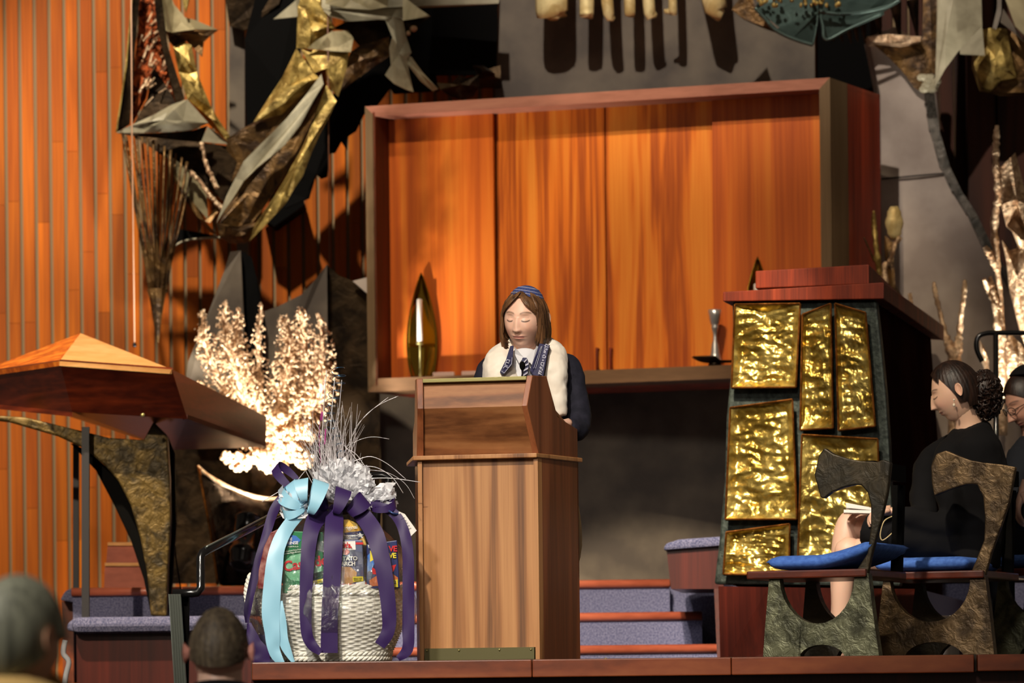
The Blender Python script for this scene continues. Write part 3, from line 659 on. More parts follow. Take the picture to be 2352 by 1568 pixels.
for pts, r in (([(1735, 18), (1760, 46), (1783, 70), (1825, 90), (1867, 103)], .010), ([(1880, 26), (1930, 32), (1985, 27), (2040, 14), (2066, 0)], .009), ([(1867, 103), (1874, 70), (1880, 26)], .004), ([(1884, 30), (1890, 60), (1898, 91), (1950, 66), (2030, 30)], .008)):
    m_ = MB(); m_.tube(catmull([P(a, b, 18.02) for a, b in pts]), r, 8); m_.build('bowl_rim', M['teal'], parent=H, smooth=True)
m_ = MB(); rr = random.Random(5)
for i in range(60):
    m_.ell(P(1715 + rr.uniform(0, 215), rr.uniform(-25, 13), 18.00 + rr.uniform(-.04, .04)), (rr.uniform(.006, .012), .008, rr.uniform(.007, .015)), nu=7, nv=5)
m_.build('gold_bead', M['gold'], parent=H, smooth=True); COL.objects[-1]['kind'] = 'stuff'
m_ = MB()
for i, (a, b, c) in enumerate([(1915, 60, 96), (1935, 55, 98), (1955, 50, 100), (1970, 45, 96), (1988, 40, 100), (2024, 38, 92), (2068, 30, 94), (2108, 25, 92)]):
    m_.tube([P(a - 12, b - 25, 18.30), P(a, c, 18.32)], [.03, .003], 8)
m_.build('spike', M['darkbz'], parent=H)
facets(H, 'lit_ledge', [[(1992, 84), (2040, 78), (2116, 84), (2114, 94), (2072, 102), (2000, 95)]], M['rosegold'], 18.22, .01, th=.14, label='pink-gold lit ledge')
facets(H, 'crumpled_plate', [[(2000, 96), (2072, 103), (2118, 92), (2140, 130), (2150, 205), (2125, 216), (2100, 200), (2070, 160), (2040, 130)], [(2118, 92), (2130, -330), (2156, -330), (2152, 60), (2150, 205), (2140, 150)]], M['bronze'], 18.30, .02)
facets(H, 'pale_plate', [[(2156, -330), (2245, -330), (2256, 60), (2204, 114), (2170, 160), (2148, 200), (2152, 60)]], M['grey'], 18.16, .03, puff=.03)
facets(H, 'pale_tab', [[(2204, 114), (2256, 60), (2262, 128), (2206, 124)]], M['grey'], 18.10, .02)
m_ = MB()
for i in range(9): m_.ell(P(2118 + (i * 13) % 34, 178 + (i * 9) % 36, 18.2), (.028, .02, .018), nu=7, nv=5)
m_.build('knuckle', M['grey'], parent=H); COL.objects[-1]['kind'] = 'stuff'
facets(H, 'gold_block', [[(2240, 72), (2275, 64), (2312, 66), (2322, 120), (2335, 178), (2300, 184), (2278, 206), (2256, 202), (2238, 150)]], M['gold'], 18.30, .04, puff=.06, th=.1)
facets(H, 'block_side', [[(2312, 66), (2360, 95), (2360, 178), (2335, 178), (2322, 120)], [(2278, 206), (2300, 184), (2335, 178), (2360, 178), (2360, 212), (2302, 213)]], M['bronze'], 18.36, .03, th=.1)
facets(H, 'pale_wing', [[(2296, -40), (2370, -330), (2370, 98), (2332, 60)]], M['olive'], 18.10, .04)
facets(H, 'dark_stick', [[(2292, -330), (2304, -330), (2300, 30), (2288, 68), (2280, 64), (2290, 20)], [(2304, 20), (2352, 95), (2320, 66), (2298, 50)]], M['slate'], 18.20, .01)
# ================================================================== LOWER LEFT: DARK SPIRE, PANELS, BOAT
Q = thing('spire_screen', 'dark metal screen with a tall pointed spire, standing behind the glowing gold foliage', 'sculpture', P(620, 1340, 18.2))
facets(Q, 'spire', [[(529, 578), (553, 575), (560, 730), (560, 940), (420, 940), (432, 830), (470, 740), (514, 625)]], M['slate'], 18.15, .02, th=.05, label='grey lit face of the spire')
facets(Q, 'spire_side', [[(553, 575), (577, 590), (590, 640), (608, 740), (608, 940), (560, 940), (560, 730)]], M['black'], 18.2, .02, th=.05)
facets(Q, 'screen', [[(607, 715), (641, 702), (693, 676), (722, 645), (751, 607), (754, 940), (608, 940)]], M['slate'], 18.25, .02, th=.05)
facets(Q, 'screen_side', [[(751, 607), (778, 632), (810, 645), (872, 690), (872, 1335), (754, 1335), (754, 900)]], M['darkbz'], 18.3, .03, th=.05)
facets(Q, 'pale_corner', [[(810, 645), (842, 637), (850, 680)]], M['slate2'], 18.25, 0, th=.03)
facets(Q, 'lower_screen', [[(385, 930), (800, 920), (870, 930), (870, 1336), (385, 1340)]], M['darkbz'], 18.35, .02, th=.05)
B = thing('bronze_boat', 'mottled dark bronze curved vessel with a gleaming gold rim below the glowing foliage', 'sculpture', P(560, 1340, 17.8))
def boatY(x): return 17.72 - .10 * math.sin((x - 455) / 200 * math.pi)
top = [(455, 1068), (475, 1088), (500, 1106), (530, 1122), (560, 1134), (590, 1142), (625, 1145), (660, 1140)]
m_ = MB()
def bfn(u, v):
    i = min(int(u * 7), 6); t_ = u * 7 - i; a = V(top[i]).lerp(V(top[i + 1]), t_) if 0 else (top[i][0] * (1 - t_) + top[i + 1][0] * t_, top[i][1] * (1 - t_) + top[i + 1][1] * t_)
    x = a[0] * (1 - v) + (505 + u * 150) * v; y = a[1] * (1 - v) + 1342 * v
    return P(x, y, 17.75 - .12 * math.sin(u * math.pi) * math.sin((.15 + .8 * v) * math.pi))
m_.grid(bfn, 20, 16); m_.build('hull', metal('hull_bronze', (52, 42, 34), (104, 88, 72), .3, 20, .7, .012), parent=B, smooth=True, solid=.01)
m_ = MB(); m_.tube(catmull([P(a, b, 17.70) for a, b in top]), lerpl([.004, .012, .012, .006], 43), 8); m_.build('rim', M['rosegold'], parent=B, smooth=True)
m_ = MB(); m_.tube(catmull([P(455, 1068, 17.72), P(470, 1150, 17.72), P(485, 1230, 17.72), P(500, 1342, 17.72)]), .007, 6); m_.build('bow_edge', M['coprim'], parent=B, smooth=True)
# ================================================================== GLOWING FOLIAGE
def foliage(name, label, base, branches, Y, seed, leaf=.0080, dens=2.3):
    t_ = thing(name, label, 'sculpture', P(base[0], base[1], Y)); rr = random.Random(seed)
    for br in branches:
        m2 = MB(); pts, w0, w1 = br
        q = catmull([P(a, b, Y + hsh(a, b) * .05) for a, b in pts], 8)
        m2.tube(q, lerpl([.016, .011, .005], len(q)), 7)
        n = len(q); k_ = sc(Y)
        for i in range(n):
            t = i / (n - 1); wd = 1.22 * (w0 + (w1 - w0) * t) * k_ * math.sin(math.pi * min(1, .25 + .72 * t)) ** .6
            for j in range(int((wd / .018) ** 1.5 * 1.1 * dens) + 2):
                a = rr.uniform(0, 6.283); r = wd * math.sqrt(rr.random())
                c = q[i] + V((math.cos(a) * r, rr.uniform(-.05, .05), math.sin(a) * r * .8))
                s = leaf * rr.uniform(.6, 1.5)
                e = V((rr.uniform(-1, 1), rr.uniform(-.3, .3), rr.uniform(.2, 1.4))).normalized() * s
                sd = V((e.z, rr.uniform(-.6, .6) * s, -e.x)).normalized() * s * .55; fr = V((0, -s * .5, 0))
                m2.add([c - e, c + sd, c + e, c - sd, c + fr, c - fr], [[0, 1, 4], [1, 2, 4], [2, 3, 4], [3, 0, 4], [1, 0, 5], [2, 1, 5], [3, 2, 5], [0, 3, 5]])
                if j % 4 == 0: m2.tube([q[max(0, i - 2)], (q[i] + c) / 2 + V((0, 0, .008)), c], [.004, .0035, .003], 5)
        m2.build('branch', M['rosegold'], parent=t_)
    return t_
br = [([(600, 1020), (555, 960), (500, 860), (470, 780), (464, 715)], 40, 20),
      ([(600, 1020), (565, 930), (535, 830), (520, 760), (518, 695)], 42, 28),
      ([(605, 1020), (590, 920), (556, 830), (545, 770), (550, 712)], 26, 22),
      ([(610, 1030), (605, 930), (595, 850), (594, 770), (602, 700)], 26, 16),
      ([(615, 1030), (640, 930), (660, 850), (665, 780), (650, 730)], 38, 34),
      ([(620, 1030), (670, 950), (705, 880), (700, 790), (690, 715)], 44, 38),
      ([(625, 1040), (690, 980), (735, 900), (742, 820), (735, 725)], 44, 30),
      ([(560, 1010), (520, 960), (480, 920), (455, 880)], 34, 22),
      ([(630, 1050), (690, 1010), (730, 950), (748, 890)], 40, 26)]
fo = foliage('gold_foliage_sculpture', 'blazing gold metal foliage, lit from below, between the wooden desk and the ark', (610, 1085), br, 17.85, 11)
for pts in ([(640, 1000), (690, 960), (720, 930)],):
    pass
rr = random.Random(4)
for cx, cy, rx in ((522, 1050, 16), (552, 1060, 30), (596, 1052, 22), (625, 1058, 44), (668, 1040, 34), (700, 1056, 26), (655, 1005, 30), (585, 985, 26), (540, 975, 26), (700, 990, 32), (640, 960, 20)):
    m2 = MB(); kk = sc(17.8)
    c0 = P(cx, cy, 17.8)
    for j in range(80):
        a = rr.uniform(0, 6.283); r = math.sqrt(rr.random()) * rx * kk * .82
        m2.ell(c0 + V((math.cos(a) * r, rr.uniform(-.03, .03), math.sin(a) * r * .85)), (rr.uniform(.006, .013), .01, rr.uniform(.006, .014)), nu=6, nv=4)
    m2.ell(c0 + V((0, .03, 0)), (rx * kk * .78, .04, rx * kk * .66), nu=14, nv=8)
    m2.build('leaf_cluster', M['rosegold'], parent=fo, smooth=True)
facets(fo, 'trunk', [[(575, 1070), (650, 1080), (660, 1200), (640, 1336), (580, 1336), (590, 1200)]], M['darkbz'], 17.95, .02, th=.04)
# floodlights
def flood(loc, label, ang=95):
    t_ = thing('floodlight', label, 'lamp', loc, 'floor floodlights behind the stage')
    m2 = MB(); L0 = V(loc)
    ax = V((.12, .42, 1)).normalized() if ang > 60 else V((0, .2, 1)).normalized(); R = ax.to_track_quat('Z', 'Y').to_matrix()
    m2.lathe(L0 + V((0, 0, .16)), [(0, -.10), (.04, -.095), (.058, -.07), (.062, -.03), (.066, -.025), (.066, .0), (.058, .005), (.056, .15), (.060, .152), (.060, .165), (.05, .165), (.045, .05), (0, .05)], 28, ax=R)
    m2.build('housing', M['blackg'], parent=t_, smooth=True)
    m2 = MB(); m2.tube([L0 + V((-.10, 0, .0)), L0 + V((-.085, 0, .10)), L0 + V((-.07, 0, .15)), L0 + V((-.03, .0, .17))], .008, 8)
    m2.tube([L0 + V((.10, 0, .0)), L0 + V((.085, 0, .10)), L0 + V((.07, 0, .15)), L0 + V((.03, 0, .17))], .008, 8)
    m2.tube([L0 + V((-.10, 0, .006)), L0 + V((.10, 0, .006))], .009, 8); m2.build('yoke', M['black'], parent=t_, smooth=True)
    l = bpy.data.lights.new('flood_lamp', 'SPOT'); l.energy = 230; l.color = (1, .95, .87); l.spot_size = math.radians(ang); l.spot_blend = .6; l.shadow_soft_size = .03
    o = bpy.data.objects.new('flood_lamp', l); COL.objects.link(o); o.location = L0 + V((0, 0, .16)) + ax * .18 - t_.location; o.parent = t_
    o.rotation_euler = (-ax).to_track_quat('Z', 'Y').to_euler() if 0 else ax.to_track_quat('-Z', 'Y').to_euler(); return t_
zp = ZP
flood(V((P(562, 1300, 17.45).x, 17.42, ZP)), 'black can floodlight on the carpet pointing up at the gold foliage')
flood(V((P(2325, 1300, 17.45).x, 17.45, ZP)), 'unseen floodlight added behind the seated pair to light the gold flames', 34)  # hidden copy of the visible floodlight, added to light the flames
# ================================================================== RIGHT: GOLD FLAMES
R_ = thing('gold_flame_sculpture', 'tall gold flame-like bronze tree at the right edge of the picture', 'sculpture', P(2300, 1000, 17.75))
YF = 17.75; kf = sc(YF)
def stalk(parent, nm, pts, rs, mat=None, Y=YF, lump=.25):
    q = catmull([P(a, b, Y + hsh(a, b) * .02) for a, b in pts], 8); r = [x * (1 + lump * hsh(i, 3)) for i, x in enumerate(lerpl([x * kf for x in rs], len(q)))]
    m2 = MB(); m2.tube(q, r, 9); return m2.build(nm, mat or M['rosegold'], parent=parent, smooth=True)
stalk(R_, 'stem', [(2290, 288), (2288, 330), (2288, 385), (2292, 450), (2284, 520), (2290, 600), (2296, 700), (2298, 800), (2298, 1000)], [5, 8, 9, 8, 9, 8, 10, 12, 14])
stalk(R_, 'branch', [(2262, 566), (2276, 590), (2288, 620)], [6, 8, 7]); stalk(R_, 'branch', [(2260, 640), (2272, 670), (2284, 700), (2292, 760)], [5, 6, 7, 9]); stalk(R_, 'branch', [(2274, 636), (2282, 670), (2292, 710)], [5, 6, 7])
facets(R_, 'flame_leaf', [[(2292, 390), (2322, 360), (2332, 350), (2350, 420), (2370, 480), (2370, 560), (2352, 540), (2330, 500), (2312, 520), (2300, 470)], [(2312, 520), (2330, 500), (2370, 560), (2370, 620), (2345, 580), (2325, 530)], [(2302, 552), (2318, 575), (2335, 570), (2345, 545), (2370, 560), (2370, 830), (2348, 780), (2328, 700), (2318, 660), (2312, 600)],
   [(2310, 780), (2320, 765), (2345, 790), (2370, 830), (2370, 960), (2330, 960), (2312, 850)], [(2250, 780), (2262, 800), (2272, 830), (2270, 870), (2252, 820)]], M['rosegold'], YF, .06, puff=.03)
Y2 = thing('forked_gold_stem', 'Y-shaped fork of lumpy gold bronze rising behind the woman', 'sculpture', P(2190, 1000, YF))
stalk(Y2, 'prong', [(2145, 648), (2150, 680), (2160, 720), (2170, 765), (2186, 810), (2194, 860), (2194, 1000), (2200, 1335)], [4, 6, 6, 8, 12, 16, 18, 20])
stalk(Y2, 'prong', [(2216, 644), (2214, 680), (2208, 720), (2204, 765), (2198, 810), (2194, 860)], [5, 6, 7, 8, 12, 14])
C2 = thing('cactus_bronze', 'slim bronze spike and ribbed oval pod beside the right end of the ark', 'sculpture', P(2030, 780, 17.9))
stalk(C2, 'spike', [(2007, 484), (2008, 520), (2012, 560), (2018, 612), (2030, 700), (2060, 900), (2070, 1335)], [3, 6, 7, 8, 9, 10, 12], M['gold'], 17.7)
stalk(C2, 'thorn', [(1984, 545), (1998, 575), (2008, 600)], [1.5, 2, 3], M['bronze'], 17.7)
m_ = MB(); m_.ell(P(2054, 512, 17.7), (20 * kf, .03, 40 * kf), nu=20, nv=14, fn=lambda d: 1 + .08 * math.cos(d.z * 22)); m_.build('pod', M['palegold'], parent=C2, smooth=True)
stalk(C2, 'pod_stem', [(2068, 545), (2056, 560), (2052, 580), (2040, 605), (2032, 614), (2036, 700), (2060, 900)], [6, 6, 5, 5, 6, 10, 14], M['rosegold'], 17.7)
facets(C2, 'leaf', [[(2032, 540), (2050, 555), (2048, 600), (2040, 615), (2060, 660), (2085, 700), (2100, 760), (2080, 900), (2040, 900), (2034, 650)]], M['bronze'], 17.85, .02, puff=.03)
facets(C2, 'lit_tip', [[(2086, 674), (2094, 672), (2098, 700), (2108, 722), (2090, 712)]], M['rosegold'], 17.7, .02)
# black guard rail behind the seated pair
g = thing('guard_rail', 'black metal guard rail passing behind the seated pair at the right edge', 'railing', P(2285, 900, 16.6))
m_ = MB(); m_.tube(catmull([P(2256, 830, 16.6), P(2243, 800, 16.6), P(2246, 775, 16.6), P(2262, 766, 16.6), P(2290, 764, 16.6), P(2380, 765, 16.6)]), .011, 10); m_.build('top_rail', M['blackg'], parent=g, smooth=True)
m_ = MB(); m_.tube([P(2287, 766, 16.6), P(2290, 1400, 16.6)], .012, 10); m_.build('post', M['blackg'], parent=g, smooth=True)
m_ = MB(); m_.tube([P(2230, 920, 16.6), P(2390, 921, 16.6)], .010, 10); m_.build('lower_rail', M['blackg'], parent=g, smooth=True)
# ================================================================== FACETED WOODEN READING DESK (LEFT)
dk = thing('faceted_desk', 'large faceted mahogany reading desk with bright top on curved bronze legs at far left', 'desk', P(365, 1413, 16.55))
a = P(185, 765, 17.1); b = P(137, 829, 16.25); c = P(395, 848, 16.25); d = P(612, 956, 17.4); e = P(-60, 858, 16.7)
a2 = P(150, 800, 17.5)
bl = P(166, 946, 16.35); cl = P(430, 962, 16.35); dl = RP(611, 1026, c, (d - c).cross(cl - c).normalized()); el = P(-40, 925, 16.75); 
bk = P(300, 900, 18.0); ek = P(-80, 880, 17.9)
def solidpoly(nm, polys, mat, lab=None, th=.02):
    m_ = MB()
    for q in polys:
        n = (q[1] - q[0]).cross(q[2] - q[0]).normalized()
        ctr = (b + c + d + e + a) / 5 + V((0, .4, -.1))
        if n.dot(ctr - q[0]) < 0: n = -n
        m_.prism(q, n * th)
    o = m_.build(nm, mat, parent=dk)
    if lab: o['label'] = lab
solidpoly('top_leaf', [[a, b, c]], M['desktop'], 'top facet with bright light put into its colour')
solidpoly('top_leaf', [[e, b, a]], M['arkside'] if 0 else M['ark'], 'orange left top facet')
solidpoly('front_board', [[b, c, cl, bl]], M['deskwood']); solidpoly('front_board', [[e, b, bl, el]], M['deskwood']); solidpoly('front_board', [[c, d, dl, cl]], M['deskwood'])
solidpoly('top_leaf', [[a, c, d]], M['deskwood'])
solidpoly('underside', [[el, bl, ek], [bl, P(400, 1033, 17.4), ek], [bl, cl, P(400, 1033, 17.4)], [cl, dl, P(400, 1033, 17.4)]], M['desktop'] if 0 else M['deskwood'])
m_ = MB(); m_.ell(P(328, 953, 16.3), (.009, .006, .009), nu=10, nv=8); m_.build('stud', M['brass'], parent=dk, smooth=True)
def legp(nm, pts, Y, mat, th=.07, dY=None):
    m_ = MB(); q = [P(x, y, Y + (dY(x, y) if dY else 0)) for x, y in pts]; m_.prism(q, (0, th, 0)); return m_.build(nm, mat, parent=dk, bevel=.008)
legp('leg', [(-30, 952), (60, 958), (170, 985), (250, 1005), (330, 1010), (352, 968), (384, 1000), (390, 1100), (392, 1200), (386, 1300), (383, 1414), (346, 1414), (338, 1320), (322, 1235), (300, 1160), (272, 1105), (240, 1068), (195, 1030), (130, 1000), (20, 968), (-30, 962)], 16.5, M['legbz'])
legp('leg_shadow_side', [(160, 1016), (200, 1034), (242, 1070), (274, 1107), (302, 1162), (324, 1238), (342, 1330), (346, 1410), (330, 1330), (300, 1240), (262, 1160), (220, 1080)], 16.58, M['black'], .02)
m_ = MB(); rr = random.Random(2)
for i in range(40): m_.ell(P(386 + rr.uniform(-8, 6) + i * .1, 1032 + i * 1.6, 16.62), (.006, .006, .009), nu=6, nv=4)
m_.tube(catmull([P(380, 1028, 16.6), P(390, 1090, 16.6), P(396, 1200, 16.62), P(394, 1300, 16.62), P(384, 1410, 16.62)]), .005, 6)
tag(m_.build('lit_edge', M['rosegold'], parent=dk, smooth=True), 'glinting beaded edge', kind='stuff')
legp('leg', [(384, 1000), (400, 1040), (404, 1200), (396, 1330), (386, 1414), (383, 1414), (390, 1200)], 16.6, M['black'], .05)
# two dark uprights
for x0, w_, y0, y1, lab in ((205 - 9, 17, 1040, 1420, 'thick black upright post under the faceted desk'), (174, 13, 1030, 1352, 'thin dark post left of the thick black post')):
    Y = 16.45 if w_ == 17 else 17.15
    m_ = MB(); m_.prism([P(x0 - w_ / 2, y0 - (60 if w_ == 17 else 30), Y), P(x0 + w_ / 2, y0 - (60 if w_ == 17 else 30), Y), P(x0 + w_ / 2, y1, Y), P(x0 - w_ / 2, y1, Y)], (0, .03, 0)); tag(m_.build('steel_post', plain('steel_paint_%d' % w_, (36, 33, 36), .5)), lab, 'post')
# tiered wooden stool
st = thing('wooden_step_stool', 'small two-tier orange wooden step block between the posts and the desk leg', 'stool', P(290, 1350, 17.3))
for q, dY, lab in (([(241, 1293), (329, 1293), (338, 1351), (239, 1351)], 0, 0), ([(248, 1246), (322, 1246), (328, 1293), (244, 1293)], .14, 0)):
    m_ = MB(); m_.prism([P(x, y, 17.3 + dY) for x, y in q], (0, .14, 0)); m_.build('tier', M['nose'], parent=st)
    m_ = MB(); m_.prism([P(q[0][0] - 1, q[0][1] - 1, 17.29 + dY), P(q[1][0] + 1, q[1][1] - 1, 17.29 + dY), P(q[1][0] + 1, q[1][1] + 7, 17.29 + dY), P(q[0][0] - 1, q[0][1] + 7, 17.29 + dY)], (0, .15, 0)); m_.build('tread', M['desktop'], parent=st, bevel=.003)
# black cable down the screen
m_ = MB(); m_.tube(catmull([P(397, 1100, 16.8), P(398, 1200, 16.8), P(404, 1280, 16.85), P(414, 1345, 16.9), P(418, 1400, 16.6), P(420, 1414, 16.6)]), .0035, 6)
tag(m_.build('cable', M['black'], smooth=True), 'thin black cable hanging down right of the desk leg', 'cable')
# ================================================================== HANDRAIL AND FLUTED POST
hr = thing('handrail', 'black and aluminium stair handrail that bends up and passes behind the gift basket', 'railing', P(425, 1560, 13.2))
pts = [P(396, 1362, 13.05), P(440, 1362, 13.05), P(452, 1361, 13.05), P(461, 1350, 13.06), P(461, 1320, 13.07), P(461, 1280, 13.08), P(464, 1270, 13.09), P(476, 1262, 13.1), P(560, 1220, 13.5), P(640, 1178, 13.9), P(800, 1104, 14.4), P(835, 1092, 14.5), P(878, 1091, 14.5), P(893, 1096, 14.5), P(891, 1120, 14.5), P(866, 1180, 14.5), P(860, 1330, 14.5)]
m_ = MB(); m_.tube(pts, [(.012, .015)] * len(pts), 10, up=(0, 1, 0)); m_.build('rail', M['blackg'], parent=hr, smooth=True)
m_ = MB(); m_.tube([P(474, 1256, 13.09), P(560, 1213, 13.49), P(640, 1171, 13.89), P(800, 1098, 14.39)], [(.010, .004)] * 4, 8, up=(0, 1, 0)); tag(m_.build('rail_cap', M['alu'], parent=hr, smooth=True), 'bright metal cap strip on the slope')
m_ = MB(); m_.prism([P(413, 1366, 13.08), P(433, 1366, 13.08), P(430, 1700, 13.08), P(420, 1700, 13.08)], (0, .05, 0)); m_.build('post', M['black'], parent=hr)
m_ = MB()
for i in range(5):
    x0 = 388 + i * 5.6; m_.tube([P(x0 + 2.5, 1364, 13.03), P(x0 + 9, 1470, 13.03), P(x0 + 22, 1700, 13.03)], .0042, 6)
m_.prism([P(387, 1364, 13.035), P(415, 1364, 13.035), P(437, 1700, 13.035), P(408, 1700, 13.035)], (0, .012, 0))
tag(m_.build('fluted_strip', M['alu'], parent=hr), 'fluted aluminium facing strip')
# ================================================================== GIFT BASKET
YB = 13.72; BX = 766
bc = P(BX, 1518, YB); bc.z = 0
bk_ = thing('wicker_basket', 'white wicker basket in clear wrap at the stage edge left of the lectern', 'basket', bc)
kb = sc(YB)
wick = plain('white_wicker', (232, 229, 214), .55, 0, .4, (248, 246, 236), 60)
zr = P(BX, 1352, YB).z
RT, RB = 172 * kb, 122 * kb
m_ = MB(); NU, NV = 440, 140
def wfn(u, v):
    th = u * 2 * math.pi; row = v * 33; ir = int(row); fr = row - ir
    prof = RB + (RT - RB) * (math.sin(min(1, v * 1.02) * math.pi / 2) ** .9)
    ns = 55; s = th * ns / (2 * math.pi)
    wv = math.cos(s * math.pi + (ir % 2) * math.pi)
    r = prof + .0032 * wv * math.sin(fr * math.pi) ** .7 + .002 * math.sin(fr * math.pi)
    return bc + V((math.cos(th) * r, math.sin(th) * r * .8, v * zr))
m_.grid(wfn, NU, NV); m_.build('woven_body', wick, parent=bk_, smooth=True)
m_ = MB()
for k_, (zz, rr_) in enumerate([(zr, RT + .004), (zr - .018, RT + .006), (.012, RB + .012), (.03, RB + .014)]):
    for ph in range(3):
        pts = []
        for i in range(121):
            th = i / 120 * 2 * math.pi; q = rr_ + .005 * math.cos(th * 22 + ph * 2.1); pts.append(bc + V((math.cos(th) * q, math.sin(th) * q * .8, zz + .006 * math.sin(th * 22 + ph * 2.1))))
        m_.tube(pts, .0055, 6)
m_.build('braided_rim', wick, parent=bk_, smooth=True); COL.objects[-1]['kind'] = 'stuff'
m_ = MB(); 
for ph in range(3):
    pts = []
    for i in range(41):
        t_ = i / 40; ang = ph * 2.1 + t_ * 20; pts.append(P(566 + 10 * math.sin(t_ * math.pi) * -1 + 0, 1318 + 90 * t_, YB) + V((math.cos(ang) * .008 + .02, math.sin(ang) * .008, 0)))
    m_.tube(pts, .008, 6)
m_.build('handle', wick, parent=bk_, smooth=True)
# packages
def package(label, cat, name, q, Y, th, mat, parts=(), texts=(), rz=0):
    t_ = thing(name, label, cat, P(sum(p[0] for p in q) / len(q), max(p[1] for p in q), Y)); m2 = MB(); m2.prism([P(x, y, Y) for x, y in q], (0, th, 0)); m2.build('pack_body', mat, parent=t_, bevel=.003)
    for i, (nm, poly, m3) in enumerate(parts):
        m2 = MB(); m2.prism([P(x, y, Y - .0015 - .0004 * i) for x, y in poly], (0, .002, 0)); m2.build(nm, m3, parent=t_)
    for nm, s, px, py, h, m3, sl, sp, bold in texts:
        m2 = MB(); text_parts(m2, s, P(px, py, Y - .006), V((1, 0, .011 + sl)), V((0, 0, 1)), h * kb, .0008, bold, sp); tag(m2.build(nm, m3, parent=t_), 'printed words "%s"' % s.replace('\n', ' ').lower() if nm != 'logo_lettering' else None)
    return t_
green = plain('box_green', (20, 120, 70), .35); greenl = plain('pale_green_swirl', (120, 196, 150), .4); dkgreen = plain('deep_green', (12, 62, 40), .4); red = plain('print_red', (205, 30, 36), .35)
blue = plain('print_blue', (52, 110, 190), .4); wht = plain('print_white', (236, 236, 230), .45); yel = plain('print_yellow', (226, 206, 40), .45); dkblue = plain('print_navy', (24, 36, 92), .35); greyb = plain('print_greyblue', (78, 84, 112), .4)
YPk = 13.53
cl_, cp = 646, 0
package('green detergent box with red lettering standing in the basket', 'box', 'detergent_box', [(646, 1218), (741, 1222), (744, 1362), (650, 1362)], YPk, .05, green,
  [('splash', [(647, 1240), (655, 1232), (668, 1228), (680, 1230), (691, 1240), (684, 1248), (662, 1252), (650, 1256)], blue), ('swirl', [(652, 1290), (668, 1276), (694, 1270), (722, 1276), (738, 1292), (738, 1322), (700, 1336), (668, 1332), (654, 1316)], greenl), ('dark_side', [(722, 1223), (741, 1224), (743, 1268), (724, 1262)], dkgreen), ('dark_side', [(716, 1318), (742, 1310), (744, 1360), (718, 1360)], dkgreen), ('label_strip', [(700, 1338), (742, 1328), (743, 1336), (700, 1347)], yel)],
  [('lettering', 'PURE', 650, 1241, 9, wht, .0, 1, .0003), ('lettering', 'RINSE', 659, 1250, 10, wht, 0, 1, .0003), ('lettering', 'FORMULA', 661, 1257, 5, wht, .02, 1.1, 0), ('small_print', 'Professional Pure Power', 651, 1268, 4.4, wht, .12, 1, 0), ('small_print', 'Spotless Rinse Action', 651, 1273, 4.4, wht, .12, 1, 0), ('logo_lettering', 'Cascade', 652, 1312, 32, red, .14, .93, .0012), ('label_print', 'PHOSPHATE FREE', 703, 1345, 5, dkgreen, .24, 1, 0)])
package('silver-blue bag of potato starch standing right of the purple ribbon', 'bag', 'starch_bag', [(770, 1238), (832, 1240), (838, 1350), (764, 1352)], YPk - .005, .05, plain('bag_silver_blue', (96, 102, 130), .3, .2),
  [('red_patch', [(784, 1243), (816, 1242), (817, 1262), (784, 1264)], wht), ('red_line', [(817, 1245), (834, 1245), (834, 1250), (817, 1250)], red), ('oval', [(788, 1262), (797, 1260), (804, 1267), (797, 1274), (788, 1274)], red), ('potato_picture', [(772, 1312), (784, 1300), (806, 1302), (820, 1314), (816, 1336), (796, 1344), (772, 1342)], plain('potato_tan', (170, 124, 70), .5, c2=(200, 152, 92))), ('label_patch', [(810, 1324), (834, 1323), (835, 1334), (811, 1336)], yel), ('bottom_band', [(766, 1341), (836, 1340), (836, 1345), (766, 1346)], red), ('corner_patch', [(818, 1338), (838, 1334), (838, 1350), (814, 1350)], wht)],
  [('lettering', "Streit's,", 766, 1259, 16, red, .04, .9, .0006), ('lettering', 'POTATO', 770, 1287, 12.5, wht, 0, 1, .0006), ('lettering', 'STARCH', 770, 1299, 12.5, wht, 0, .96, .0006), ('label_print', 'GREAT FOR', 812, 1329, 3.6, dkgreen, 0, 1, 0), ('label_print', 'PASSOVER', 813, 1333, 3.6, dkgreen, 0, 1, 0)])
package('golden yellow bag behind the potato starch, top of the heap', 'bag', 'farfel_bag', [(764, 1206), (775, 1194), (800, 1192), (820, 1202), (834, 1222), (842, 1252), (764, 1250)], YPk + .05, .05, plain('bag_yellow', (222, 166, 56), .3, c2=(236, 196, 90), nscale=30),
  [('dark_band', [(770, 1226), (800, 1222), (832, 1218), (838, 1228), (824, 1240), (770, 1238)], dkblue), ('white_band', [(770, 1229), (822, 1228), (823, 1238), (770, 1239)], wht), ('star', [(826, 1222), (830, 1226), (836, 1226), (832, 1230), (833, 1236), (827, 1232), (822, 1235), (823, 1229), (819, 1225), (825, 1226)], wht)],
  [('lettering', 'MATZO FARFEL', 774, 1237, 8, dkblue, 0, .9, .0002), ('lettering', 'Original', 782, 1218, 13, wht, .1, .95, 0)])
